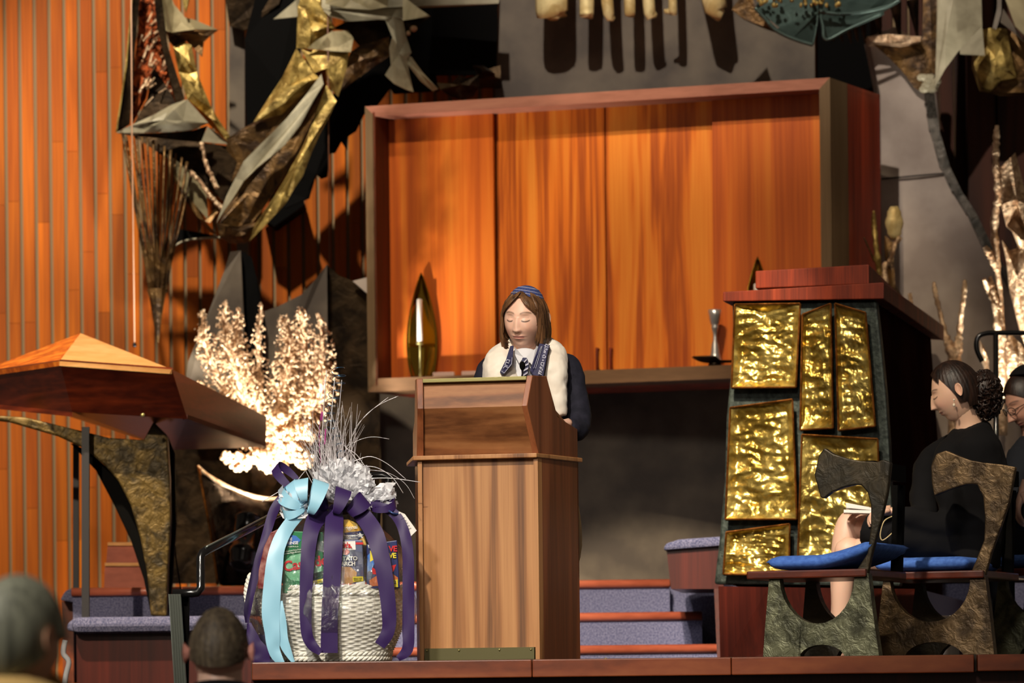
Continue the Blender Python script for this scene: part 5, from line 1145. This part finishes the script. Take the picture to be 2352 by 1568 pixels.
def hand(mb, wrist, dirv, up, L_, side, curl=.5, tone=SK, spread=.0):
    """palm + 4 bent fingers + thumb, as capsules that overlap smoothly"""
    mb.tone = tone
    d = V(dirv).normalized(); u_ = V(up); u_ = (u_ - d * u_.dot(d)).normalized(); s_ = d.cross(u_) * side
    w_ = V(wrist); k = L_ / .18
    limb(mb, [w_ - d * .03 * k, w_ + d * .02 * k, w_ + d * .06 * k, w_ + d * .092 * k], [(.018 * k, .024 * k), (.016 * k, .028 * k), (.015 * k, .036 * k), (.012 * k, .034 * k)], 12, 4, up=u_)
    for i, (off, ln) in enumerate(((-.028, .068), (-.010, .078), (.009, .073), (.027, .058))):
        p0 = w_ + d * (.085 - abs(off) * .2) * k + s_ * off * k; a1 = curl * .6; a2 = curl * 1.4; a3 = curl * 2.0
        p1 = p0 + (d * math.cos(a1) - u_ * math.sin(a1) + s_ * off * spread) * ln * .45 * k
        p2 = p1 + (d * math.cos(a2) - u_ * math.sin(a2)) * ln * .32 * k
        p3 = p2 + (d * math.cos(a3) - u_ * math.sin(a3)) * ln * .26 * k
        limb(mb, [p0, p1, p2, p3], [.0092 * k, .0088 * k, .008 * k, .0062 * k], 9, 3); mb.ell(p3, .0062 * k, nu=8, nv=6)
    t0 = w_ + d * .03 * k - s_ * .028 * k; t1 = t0 + (d * .55 - s_ * .5 - u_ * .35).normalized() * .035 * k; t2 = t1 + (d * .8 - u_ * .45).normalized() * .03 * k
    limb(mb, [t0, t1, t2], [.012 * k, .0105 * k, .0078 * k], 9, 4); mb.ell(t2, .0078 * k, nu=8, nv=6); mb.tone = None
def locks(mb, c, R, scale, spec, rr, rad=.0085):
    """spec: list of (azimuth deg from face, top polar, end z, flare, inward curl, front offset)"""
    for az, z1, fl, curl, t0 in spec:
        a = math.radians(az); pts = []
        sx, cy = math.sin(a), -math.cos(a)
        n = 12
        for i in range(n + 1):
            t = i / n
            if t < .5:
                ph = (t0 + (1.62 - t0) * (t / .5)); x = math.sin(ph) * sx * (.083 + .006 * t) ; y = math.sin(ph) * cy * .103; z = math.cos(ph) * .106 + .002
                if ph < .9: x += .012 * (1 - ph / .9) * (1 if sx > 0 else -1) * 0
            else:
                q = (t - .5) / .5; rf = 1 + fl * math.sin(q * 2.2) - curl * q ** 3
                x = sx * .086 * rf; y = cy * .103 * (1 + (fl * math.sin(q * 2.0) - curl * q ** 3) * .8); z = -.005 + (z1 + .005) * q
            x += rr.uniform(-.0015, .0015); y += rr.uniform(-.0015, .0015)
            pts.append(V(c) + R @ (V((x, y, z)) * scale))
        r0 = rad * scale * rr.uniform(.8, 1.25)
        mb.tube(pts, [(r0 * .5, r0 * k) for k in lerpl([.12, .9, 1.2, 1.1, .9, .35], n + 1)], 7, up=(pts[6] - V(c)))
# ------------------------------------------------------------------ the boy
YB2 = 14.08; kb2 = sc(YB2)
boy = MB(); hc = P(1206, 731, YB2 - .02)
yaw = math.radians(-21); pit = math.radians(13); HS = .97
Rb = face_mesh(boy, hc, HS, yaw, pit, math.radians(4), 220, 200, tone=(.92, .56, .41), brow=(.16, .08, .04), lip=(.66, .20, .17), wide=1.06, cheek=1.5, nose=.72, top=.80, jaw=.20)
ear(boy, hc, Rb, 1, HS); ear(boy, hc, Rb, -1, HS)
boy.tone = (.78, .47, .34)
limb(boy, [P(1208, 770, YB2 + .03), P(1212, 800, YB2 + .035), P(1214, 850, YB2 + .05)], [.055, .052, .07], 20)
boy.tone = (.78, .47, .34)
wr_ = P(1302, 972, 13.98)
for s_, w_, dv in ((1, wr_, V((-.75, -.55, -.05))), (-1, P(1118, 960, 13.98), V((.5, -.7, 0)))):
    hand(boy, w_ + dv * .02, dv, (0, 0, 1), .165, s_, .25, tone=(.78, .47, .34))
boy.tone = (.78, .47, .34)
for q in ([P(1214, 840, YB2 + .06), P(1300, 860, YB2 + .07), P(1330, 950, YB2 + .02), P(1318, 980, YB2 - .05), wr_], [P(1214, 840, YB2 + .06), P(1135, 860, YB2 + .07), P(1110, 950, YB2), P(1118, 960, 13.98)]): limb(boy, q, [.03, .035, .03, .025, .02][:len(q)], 10, 5)
boy.tone = None
person1 = boy.build('person', M['skin'], smooth=True)
tag(person1, 'young person with chin-length brown hair, blue skullcap and cream shawl, reading at the lectern', 'person')
m_ = MB(); rr = random.Random(12)
def shell(u, v):
    a = u * 2 * math.pi; ph = v * 2.05
    sx, cy = math.sin(a), -math.cos(a)
    fr = max(0, math.cos(a))                       # 1 at the face
    lim = 2.3 - 1.72 * fr ** .6; ph = v * lim
    k = 1.0
    x = math.sin(ph) * sx * .079; y = math.sin(ph) * cy * .102; z = math.cos(ph) * (.104 if ph < 1.57 else .124)
    return hc + Rb @ (V((x, y, z)) * HS)
m_.grid(shell, 48, 24)
spec = []
for i in range(150):
    az = rr.uniform(64, 296); fr = min(az, 360 - az)
    spec.append((az, -.105 + rr.uniform(-.012, .012) - (.0 if fr < 60 else .006), rr.uniform(.02, .12), rr.uniform(.10, .30), rr.uniform(.05, .3)))
for i in range(26):
    s_ = 1 if i % 2 else -1
    spec.append((s_ * rr.uniform(60, 78), -.10 + rr.uniform(-.02, .02), rr.uniform(.03, .10), rr.uniform(.12, .3), rr.uniform(.1, .3)))
locks(m_, hc, Rb, HS, spec, rr)
def scalp(a, ph, k=1.0):
    return V((math.sin(ph) * math.sin(a) * .082 * k, -math.sin(ph) * math.cos(a) * .106 * k, math.cos(ph) * (.109 if ph < 1.57 else .124) * k))
for i in range(120):
    s_ = 1 if i % 2 else -1; q = rr.random(); p_ = rr.random()
    way = [(s_ * .10, .20 + .3 * q), (s_ * (.22 + .25 * p_), .45 + .22 * q), (s_ * (.52 + .35 * p_), .78 + .18 * q), (s_ * (.86 + .30 * p_), 1.12 + .1 * q), (s_ * (1.08 + .28 * p_), 1.45), (s_ * (1.14 + .3 * p_), 1.8)]
    pts = [hc + Rb @ (scalp(a_, b_, 1.0 + .02 * rr.random()) * HS) for a_, b_ in way]
    e_ = pts[-1]; pts.append(e_ + Rb @ V((s_ * .006, .004, -.045 - .02 * q))); pts.append(pts[-1] + Rb @ V((-s_ * .010, .004, -.022)))
    cp = catmull(pts, 4); m_.tube(cp, [(r_ * .45, r_) for r_ in lerpl([.0015, .005, .006, .006, .0055, .005, .004, .0012], len(cp))], 6, up=(cp[10] - hc))
for q in ([(1229, 708), (1233, 722), (1232, 742), (1224, 762), (1218, 776)], [(1232, 706), (1237, 726), (1236, 752), (1230, 778), (1228, 788)]):
    for k_ in range(2): m_.tube(catmull([P(x + k_ * 1.6 * (1 if q[-1][0] > 1200 else -1), y + k_, YB2 - .122 + .012 * i + (abs(x - 1197) * .0005)) for i, (x, y) in enumerate(q)]), lerpl([.0022, .0022, .0018, .0006], 6 * (len(q) - 1) + 1), 6)
tag(m_.build('hair', M['hair'], parent=person1, smooth=True), None)
# torso / jacket
def jac(m2):
    limb(m2, [P(1216, 1190, YB2 + .06), P(1216, 1080, YB2 + .06), P(1216, 950, YB2 + .06), P(1214, 860, YB2 + .07), P(1212, 815, YB2 + .07)], [(.115, .165), (.11, .16), (.115, .175), (.10, .175), (.05, .08)], 28, 6, up=(0, 1, 0))
    limb(m2, [P(1280, 838, YB2 + .07), P(1308, 846, YB2 + .07), P(1320, 895, YB2 + .05), P(1330, 955, YB2 + .02), P(1326, 988, YB2 - .04), P(1304, 978, YB2 - .10)], [.045, .048, .046, .046, .042, .033], 18, 6)
    limb(m2, [P(1140, 838, YB2 + .07), P(1122, 860, YB2 + .07), P(1108, 920, YB2 + .05), P(1106, 965, YB2 + .0), P(1118, 965, YB2 - .09)], [.05, .052, .047, .042, .033], 18, 6)
m_ = MB(); jac(m_); m_.ell(P(1322, 985, YB2 + .0), (.045, .05, .04)); m_.build('jacket', M['navy'], parent=person1, remesh=.009, smit=6, disp=(.06, .012))
m_ = MB()
for x0 in (1180, 1258): limb(m_, [P(x0 + (14 if x0 > 1200 else 0), 1140, YB2 + .05), P(x0 + 26 if x0 > 1200 else x0, 1250, YB2 + .05), P(x0, 1400, YB2 + .06), V((P(x0, 1500, YB2).x, YB2 + .06, .03))], [.085, .085, .06, .045], 16, 6)
m_.build('trousers', M['khaki'], parent=person1, smooth=True)
m_ = MB()
for x0 in (1180, 1258): m_.ell(V((P(x0, 1500, YB2).x, YB2 + .0, .035)), (.045, .12, .04))
m_.build('shoe', M['blackg'], parent=person1, smooth=True); COL.objects[-1]['kind'] = 'stuff'
# shirt, tie
m_ = MB()
limb(m_, [P(1206, 900, YB2 - .04), P(1206, 850, YB2 - .03), P(1208, 818, YB2 + .0)], [(.03, .062), (.035, .06), (.05, .055)], 20, 6, up=(0, 1, 0))
m_.build('shirt', M['shirt'], parent=person1, smooth=True)
ys_ = YB2 - .085
m_ = MB()
m_.prism([P(1183, 796, ys_ + .03), P(1186, 803, ys_ + .01), P(1204, 820, ys_ - .01), P(1192, 834, ys_ - .01), P(1181, 812, ys_ + .02)], (0, .004, 0))
m_.prism([P(1236, 786, ys_ + .04), P(1230, 800, ys_ + .01), P(1207, 820, ys_ - .01), P(1222, 838, ys_ - .01), P(1238, 806, ys_ + .02)], (0, .004, 0))
m_.build('collar', M['shirt'], parent=person1, bevel=.001); COL.objects[-1]['kind'] = 'stuff'
m_ = MB(); m_.prism([P(1200, 821, ys_ - .012), P(1210, 821, ys_ - .012), P(1216, 838, ys_ - .016), P(1210, 858, ys_ - .014), P(1214, 900, ys_ - .01), P(1188, 900, ys_ - .01), P(1198, 858, ys_ - .014), P(1196, 838, ys_ - .016)], (0, .006, 0))
tie = m_.build('tie', M['band'], parent=person1, bevel=.002)
m_ = MB()
for i in range(7):
    y0 = 826 + i * 10; w0 = [4, 8, 7, 6, 8, 10, 10][i]
    m_.prism([P(1206 - w0, y0 + 5, ys_ - .0185), P(1206 + w0, y0 - 3, ys_ - .0185), P(1206 + w0, y0 + 1, ys_ - .0185), P(1206 - w0, y0 + 9, ys_ - .0185)], (0, .002, 0))
m_.build('stripe', M['silverthread'], parent=tie); COL.objects[-1]['kind'] = 'stuff'
# kippah
m_ = MB(); kc = hc + Rb @ (V((0, .016, .056)) * HS); up_ = (Rb @ V((.10, .30, 1))).normalized(); Rk = up_.to_track_quat('Z', 'Y').to_matrix()
prof_k = [(.064 * math.sin(t), .064 * math.cos(t) * .98) for t in [i / 14 * 1.28 for i in range(14, -1, -1)]]
m_.lathe(kc - up_ * .0, [(r * 1.02, z) for r, z in prof_k], 40, ax=Rk)
kp_ = m_.build('skullcap', plain('blue_knit', (38, 50, 104), .85, c2=(70, 84, 140), nscale=160, bstr=.5), smooth=True, solid=.003)
kp_['label'] = 'blue knitted skullcap with silver bands'; kp_.parent = person1
m_ = MB()
for fr_, rr_ in ((.88, .0012), (.72, .0010), (.5, .0012)):
    t = 1.28 * fr_; pts = [kc + Rk @ V((math.cos(a) * .0668 * math.sin(t), math.sin(a) * .0668 * math.sin(t), .0652 * math.cos(t))) for a in [i / 40 * 6.2832 for i in range(41)]]
    m_.tube(pts, rr_, 5)
m_.build('silver_band', M['silverthread'], parent=kp_); COL.objects[-1]['kind'] = 'stuff'
m_ = MB(); m_.ell(P(1182, 671, YB2 - .075), .003, nu=8, nv=6); m_.build('clip', M['steel'], parent=kp_)
# prayer shawl (a thing draped over the shoulders)
m_ = MB()
limb(m_, [P(1163, 905, YB2 - .04), P(1154, 870, YB2 - .03), P(1148, 836, YB2 + .02), P(1172, 812, YB2 + .06), P(1192, 806, YB2 + .09)], [(.06, .062), (.06, .066), (.062, .062), (.055, .055), (.04, .05)], 20, 6, up=(0, 1, 0))
limb(m_, [P(1132, 905, YB2 + .01), P(1134, 870, YB2 + .02), P(1146, 838, YB2 + .05)], [(.05, .04), (.055, .045), (.05, .045)], 16, 6, up=(0, 1, 0))
limb(m_, [P(1283, 955, YB2 - .06), P(1278, 900, YB2 - .05), P(1272, 850, YB2 - .03), P(1270, 818, YB2 + .02), P(1252, 803, YB2 + .07), P(1236, 800, YB2 + .1)], [(.025, .032), (.045, .042), (.058, .052), (.062, .052), (.055, .05), (.045, .05)], 20, 6, up=(0, 1, 0))
limb(m_, [P(1290, 950, YB2 + .0), P(1288, 880, YB2 + .03), P(1286, 826, YB2 + .06)], [(.06, .020), (.07, .024), (.055, .030)], 16, 6, up=(0, 1, 0))
m_.ell(P(1214, 806, YB2 + .12), (.10, .05, .05))
shl = tag(m_.build('prayer_shawl', M['tallit'], remesh=.007, smit=5, disp=(.035, .012)), 'cream wool prayer shawl with navy lettered neckband draped on the reader\'s shoulders', 'shawl')
for q, nm in (([(1172, 794), (1180, 793), (1178, 820), (1177, 836), (1156, 860), (1148, 854), (1162, 826)], 'a'), ([(1239, 788), (1250, 790), (1263, 792), (1258, 810), (1254, 832), (1248, 864), (1236, 866), (1222, 860), (1217, 849), (1228, 820)], 'b')):
    m_ = MB(); Yn = YB2 - .118; m_.prism([P(x, y, Yn + (836 - y) * -.0008 * -1 if y < 836 else Yn) for x, y in q], (0, .05, 0)); o = m_.build('neckband', M['band'], parent=shl, bevel=.002)
    cx = sum(p[0] for p in q) / len(q); cy = sum(p[1] for p in q) / len(q)
    m_ = MB(); qq = [(cx + (x - cx) * .82, cy + (y - cy) * .90) for x, y in q]
    if nm == 'a':
        for a_, b_ in ((2, 3), (3, 4), (4, 5)): m_.tube([P(qq[a_][0], qq[a_][1], Yn - .002 - max(0, 0)), P(qq[b_][0], qq[b_][1], Yn - .002)], .0012, 5)
        text_parts(m_, 'ברוך'[::-1], P(1163, 848, Yn - .004), P(1171, 828, Yn) - P(1163, 848, Yn), V((-1, 0, .4)), .020, .0004, .0003)
    else:
        for dx in (0, 4): m_.tube([P(1226 + dx, 846, Yn - .003), P(1236 + dx * .8, 816, Yn + .012), P(1243 + dx * .6, 795, Yn + .03)], .0009, 5)
        text_parts(m_, 'להתעטף בציצית'[::-1], P(1243, 861, Yn - .007), P(1259, 798, Yn + .03) - P(1243, 861, Yn - .007), V((-1, 0, .25)), .0200, .0006, .0004, .92)
    m_.build('lettering', M['silverthread'], parent=o); COL.objects[-1]['kind'] = 'stuff'
# ------------------------------------------------------------------ woman in black
YW = 14.85; kw = sc(YW)
wm = MB(); wc = P(2193, 900, YW); yw_ = math.radians(-98); HW = .98
Rw = face_mesh(wm, wc, HW, yw_, math.radians(20), 0, 170, 170, tone=(.76, .47, .33), brow=(.05, .025, .02), lip=(.46, .14, .12), nose=.95, wide=1.0, chin=1.1)
ear(wm, wc, Rw, 1, HW, (.74, .43, .30)); ear(wm, wc, Rw, -1, HW, (.74, .43, .30))
tw = (.74, .46, .32); wm.tone = tw
limb(wm, [P(2205, 925, YW + .01), P(2222, 965, YW + .02), P(2232, 1010, YW + .03)], [.056, .052, .07], 18)
tl = (.72, .45, .33); wm.tone = tl
Yk = 14.85
limb(wm, [P(2120, 1235, Yk + .12), P(2040, 1222, Yk + .16), P(1975, 1205, Yk + .2), P(1952, 1200, Yk + .2), P(1943, 1235, Yk + .2), P(1936, 1300, Yk + .2), P(1932, 1400, Yk + .2), P(1926, 1480, Yk + .2)], [.075, .07, .055, .047, .052, .050, .040, .033], 18, 6)
limb(wm, [P(2120, 1275, Yk), P(2020, 1275, Yk + .03), P(1962, 1268, Yk + .06), P(1946, 1262, Yk + .06), P(1944, 1290, Yk + .07), P(1936, 1345, Yk + .08), P(1932, 1420, Yk + .1), P(1932, 1490, Yk + .1)], [.075, .07, .055, .048, .046, .043, .036, .03], 18, 6)
limb(wm, [P(1935, 1485, Yk + .1), P(1925, 1500, Yk + .1), P(1902, 1508, Yk + .12), P(1885, 1512, Yk + .13)], [.032, .034, .028, .016], 12, 5)
wm.ell(P(1922, 1494, Yk + .1), (.05, .04, .028), nu=12, nv=8)
wm.tone = tw
hand(wm, P(2060, 1174, 14.72), V((-1, .3, -.02)), (0, .2, 1), .16, 1, .9, tone=(.60, .36, .25))
hand(wm, P(2030, 1170, 14.95), V((-1, .1, -.05)), (0, 0, 1), .16, -1, .35, tone=(.60, .36, .25))
wm.tone = tw
for q in ([P(2222, 1010, 14.88), P(2180, 1050, 14.82), P(2175, 1120, 14.76), P(2190, 1190, 14.74), P(2110, 1192, 14.71), P(2060, 1175, 14.72)], [P(2222, 1010, YW + .1), P(2200, 1025, 15.05), P(2140, 1060, 15.1), P(2120, 1130, 15.08), P(2120, 1190, 15.02), P(2032, 1172, 14.95)], [P(2228, 1000, YW + .02), P(2235, 1200, YW), P(2110, 1260, YW)]): limb(wm, q, [.02] * len(q), 10, 5)
wm.tone = None
person2 = wm.build('person', M['skin'], smooth=True)
tag(person2, 'woman in black with curly pinned-up dark hair, seated side-on with an open book', 'person')
m_ = MB()
limb(m_, [P(2215, 1290, YW + .02), P(2235, 1200, YW + .02), P(2245, 1100, YW + .02), P(2235, 1040, YW + .02), P(2228, 992, YW + .03), P(2224, 975, YW + .03)], [(.19, .14), (.16, .125), (.175, .125), (.18, .115), (.10, .085), (.05, .06)], 28, 6, up=(0, 1, 0))
limb(m_, [P(2215, 1025, 14.87), P(2180, 1050, 14.82), P(2175, 1120, 14.76), P(2190, 1190, 14.74), P(2160, 1205, 14.72), P(2110, 1192, 14.71), P(2068, 1178, 14.71)], [.065, .062, .055, .052, .05, .043, .03], 18, 6)
limb(m_, [P(2200, 1025, 15.05), P(2140, 1060, 15.1), P(2120, 1130, 15.08), P(2120, 1190, 15.02), P(2050, 1178, 14.96)], [.06, .058, .052, .046, .03], 16, 6)
limb(m_, [P(2235, 1255, YW), P(2120, 1240, YW - .02), P(2030, 1225, YW), P(1992, 1215, YW + .02)], [(.14, .095), (.14, .085), (.13, .085), (.115, .078)], 22, 6, up=(0, 1, 0))
m_.build('black_dress', M['blackw'], parent=person2, remesh=.012, smit=5, disp=(.09, .018))
m_ = MB(); rr = random.Random(31)
def sh2(u, v):
    a = u * 2 * math.pi; fr = max(0, math.cos(a)); lim = 2.25 - 1.55 * fr ** .6 - (.25 if 1.0 < a < 1.9 or 4.4 < a < 5.3 else 0); ph = v * lim
    k = 1 + .012 * math.sin(a * 40) * math.sin(ph)
    return wc + Rw @ (V((math.sin(ph) * math.sin(a) * .079 * k, -math.sin(ph) * math.cos(a) * .106 * k + .004, math.cos(ph) * .127 * k)) * HW)
m_.grid(sh2, 120, 30)
bc_ = P(2262, 900, YW)
m_.ell(bc_, (.065, .06, .085))
for i in range(210):
    d_ = V((rr.gauss(0, 1), rr.gauss(0, 1), rr.gauss(0, 1))).normalized(); c = bc_ + V((d_.x * .055, d_.y * .055, d_.z * .082 - .01)); r_ = rr.uniform(.010, .022)
    ax1 = V((rr.uniform(-1, 1), rr.uniform(-1, 1), rr.uniform(-1, 1))).normalized(); ax2 = ax1.orthogonal().normalized(); ax3 = ax1.cross(ax2)
    m_.tube([c + ax1 * (k_ - 4) * .004 + (ax2 * math.cos(k_ * 1.1) + ax3 * math.sin(k_ * 1.1)) * r_ * (1 - k_ * .05) for k_ in range(9)], .0042, 5)
m_.build('hair', M['hairdk'], parent=person2, smooth=True)
m_ = MB(); ea = P(2191, 918, YW - .085)
m_.ell(ea, .004, nu=8, nv=6); m_.tube([ea, ea - V((0, 0, .014))], .0012, 5); m_.ell(ea - V((0, 0, .02)), (.0055, .0055, .007), nu=10, nv=8); m_.build('earring', plain('pearl', (230, 214, 190), .2), parent=person2, smooth=True)
m_ = MB(); m_.tube(catmull([P(2060, 1182, 14.68), P(2032, 1195, 14.66), P(2022, 1225, 14.66), P(2026, 1240, 14.66), P(2040, 1232, 14.66), P(2056, 1216, 14.67)]), .0022, 6); m_.build('bag_strap', plain('pale_cord', (190, 168, 120), .5), parent=person2, smooth=True)
bk2 = thing('open_book', 'small open white book in the hands of the woman in black', 'book', P(1975, 1172, 14.9))
for q, nm in (([(1942, 1154), (1996, 1164), (2010, 1172), (1944, 1166)], 'page_block'), ([(1938, 1170), (2010, 1172), (2010, 1179), (1938, 1177)], 'cover')):
    m_ = MB(); m_.prism([P(x, y, 14.84) for x, y in q], (.01, .12, .0)); m_.build(nm, M['paper'], parent=bk2, bevel=.001)
# ------------------------------------------------------------------ man at the right edge
YM = 15.65; mm = MB(); mc = P(2362, 922, YM); HM = 1.03
Rm = face_mesh(mm, mc, HM, math.radians(-72), math.radians(28), 0, 120, 120, tone=(.50, .26, .18), brow=(.05, .025, .02), nose=1.2)
ear(mm, mc, Rm, 1, HM, (.55, .28, .2)); ear(mm, mc, Rm, -1, HM, (.55, .28, .2))
mm.tone = (.50, .26, .18); limb(mm, [P(2372, 955, YM + .02), P(2390, 1010, YM + .04)], [.06, .07], 16)
hand(mm, P(2352, 1120, 15.3), V((-.35, -.1, -1)), (-1, 0, .3), .18, 1, .5, tone=(.50, .30, .22))
mm.tone = (.5, .3, .22)
limb(mm, [P(2400, 1015, YM + .05), P(2370, 1060, YM - .1), P(2335, 1118, YM - .2), P(2350, 1180, YM - .25), P(2352, 1120, 15.3)], [.03, .025, .02, .02, .02], 10, 5)
person3 = mm.build('person', M['skin'], smooth=True); tag(person3, 'man in dark suit, black skullcap and glasses, head bowed at the right edge', 'person')
m_ = MB()
limb(m_, [P(2420, 1300, YM + .0), P(2420, 1150, YM + .05), P(2405, 1050, YM + .05), P(2400, 995, YM + .05)], [(.18, .16), (.17, .17), (.17, .17), (.08, .10)], 24, 6, up=(0, 1, 0))
limb(m_, [P(2350, 1040, YM - .15), P(2330, 1120, YM - .2), P(2350, 1190, YM - .25), P(2360, 1120, 15.32)], [.065, .058, .055, .04], 16, 6)
limb(m_, [P(2400, 1260, YM - .1), P(2320, 1255, YM - .05), P(2290, 1262, YM), P(2296, 1360, YM), P(2300, 1500, YM)], [.10, .09, .075, .065, .055], 16, 6)
m_.build('suit', M['suit'], parent=person3, remesh=.014, smit=4, disp=(.08, .014))
m_ = MB()
def sh3(u, v):
    a = u * 2 * math.pi; fr = max(0, math.cos(a)); lim = 1.95 - 1.05 * fr ** .6; ph = v * lim
    return mc + Rm @ (V((math.sin(ph) * math.sin(a) * .078, -math.sin(ph) * math.cos(a) * .102 + .004, math.cos(ph) * .124)) * HM)
m_.grid(sh3, 60, 20); m_.build('hair', M['hairdk'], parent=person3, smooth=True)
m_ = MB(); kc = mc + Rm @ (V((0, .032, .05)) * HM); up_ = (Rm @ V((0, .5, 1))).normalized(); Rk = up_.to_track_quat('Z', 'Y').to_matrix()
m_.lathe(kc, [(.092 * math.sin(t), .092 * math.cos(t)) for t in [i / 12 * 1.05 for i in range(12, -1, -1)]], 32, ax=Rk); tag(m_.build('skullcap', M['blackw'], parent=person3, smooth=True, solid=.003), 'plain black skullcap')
m_ = MB()
def gl_(x, y, z): return mc + Rm @ (V((x, y, z)) * HM)
for s_ in (-1, 1):
    m_.tube([gl_(s_ * .031 + .021 * math.cos(a), -.102 + abs(s_ * .031 + .021 * math.cos(a)) ** 2 * 4, .004 + .015 * math.sin(a)) for a in [i / 18 * 6.2832 for i in range(19)]], .0018, 5)
    m_.tube([gl_(s_ * .053, -.09, .008), gl_(s_ * .076, -.03, .010), gl_(s_ * .078, .015, .006)], .0018, 5)
m_.tube([gl_(-.010, -.104, .008), gl_(.010, -.104, .008)], .0016, 5); m_.build('glasses', M['blackg'], parent=person3, smooth=True)
# ------------------------------------------------------------------ two heads of the audience
YA = 10.4; am = MB(); ac = P(503, 1498, YA)
Ra = face_mesh(am, ac, 1.0, math.radians(180), math.radians(4), 0, 80, 80, tone=(.60, .33, .24)); ear(am, ac, Ra, 1, 1.06, (.62, .26, .2)); ear(am, ac, Ra, -1, 1.06, (.62, .26, .2))
am.tone = (.62, .38, .28); limb(am, [P(505, 1520, YA + .01), P(505, 1560, YA - .01), P(505, 1640, YA - .02)], [.058, .06, .075], 18)
person4 = am.build('person', M['skin'], smooth=True); tag(person4, 'man with short dark hair seen from behind, below the handrail in the audience', 'person')
m_ = MB()
def sh4(u, v):
    a = u * 2 * math.pi; back = max(0, -math.cos(a)); lim = 1.42 + .55 * back ** .5; ph = v * lim
    n = .004 * noise.noise(V((a * 9, ph * 14, 2)))
    return ac + Ra @ V((math.sin(ph) * math.sin(a) * (.081 + n), -math.sin(ph) * math.cos(a) * (.104 + n), math.cos(ph) * (.122 + n)))
m_.grid(sh4, 90, 40); m_.build('hair', M['hairbl'], parent=person4, smooth=True)
m_ = MB(); limb(m_, [P(505, 1572, YA - .01), P(505, 1620, YA - .02), P(505, 1700, YA - .02), P(505, 2100, YA)], [(.07, .075), (.10, .16), (.13, .22), (.13, .2)], 22, 6, up=(0, 1, 0)); m_.build('jacket', M['blackw'], parent=person4, smooth=True)
YG = 7.3; gm = MB(); gc = P(42, 1470, YG)
Rg = face_mesh(gm, gc, 1.0, math.radians(150), math.radians(6), 0, 80, 80, tone=(.5, .28, .18)); ear(gm, gc, Rg, 1, 1.0, (.5, .26, .16)); ear(gm, gc, Rg, -1, 1.0, (.5, .26, .16))
gm.tone = (.5, .28, .18); limb(gm, [P(30, 1530, YG), P(20, 1640, YG)], [.06, .07], 16)
person5 = gm.build('person', M['skin'], smooth=True); tag(person5, 'blurred grey-haired person in a tan jacket in the lower left corner', 'person')
m_ = MB()
def sh5(u, v):
    a = u * 2 * math.pi; back = max(0, -math.cos(a)); lim = 1.5 + .8 * back ** .5; ph = v * lim
    return gc + Rg @ V((math.sin(ph) * math.sin(a) * .084, -math.sin(ph) * math.cos(a) * .108, math.cos(ph) * .126))
m_.grid(sh5, 60, 30); m_.build('hair', M['hairgy'], parent=person5, smooth=True)
m_ = MB(); limb(m_, [P(-20, 1560, YG - .02), P(-20, 1610, YG - .02), P(-20, 1720, YG), P(-20, 2400, YG)], [(.09, .10), (.12, .16), (.15, .22), (.15, .2)], 22, 6, up=(0, 1, 0)); m_.build('jacket', plain('tan_cloth', (196, 160, 96), .8), parent=person5, smooth=True)
# white cord and dark clip at the platform's left end
m_ = MB(); m_.tube(catmull([P(150, 1470, 12.6), P(146, 1500, 12.6), P(158, 1520, 12.6), P(150, 1560, 12.6), P(146, 1640, 12.6)]), .009, 8)
tag(m_.build('white_cable', M['paper'], smooth=True), 'white cable hanging beside the blurred grey head', 'cable')
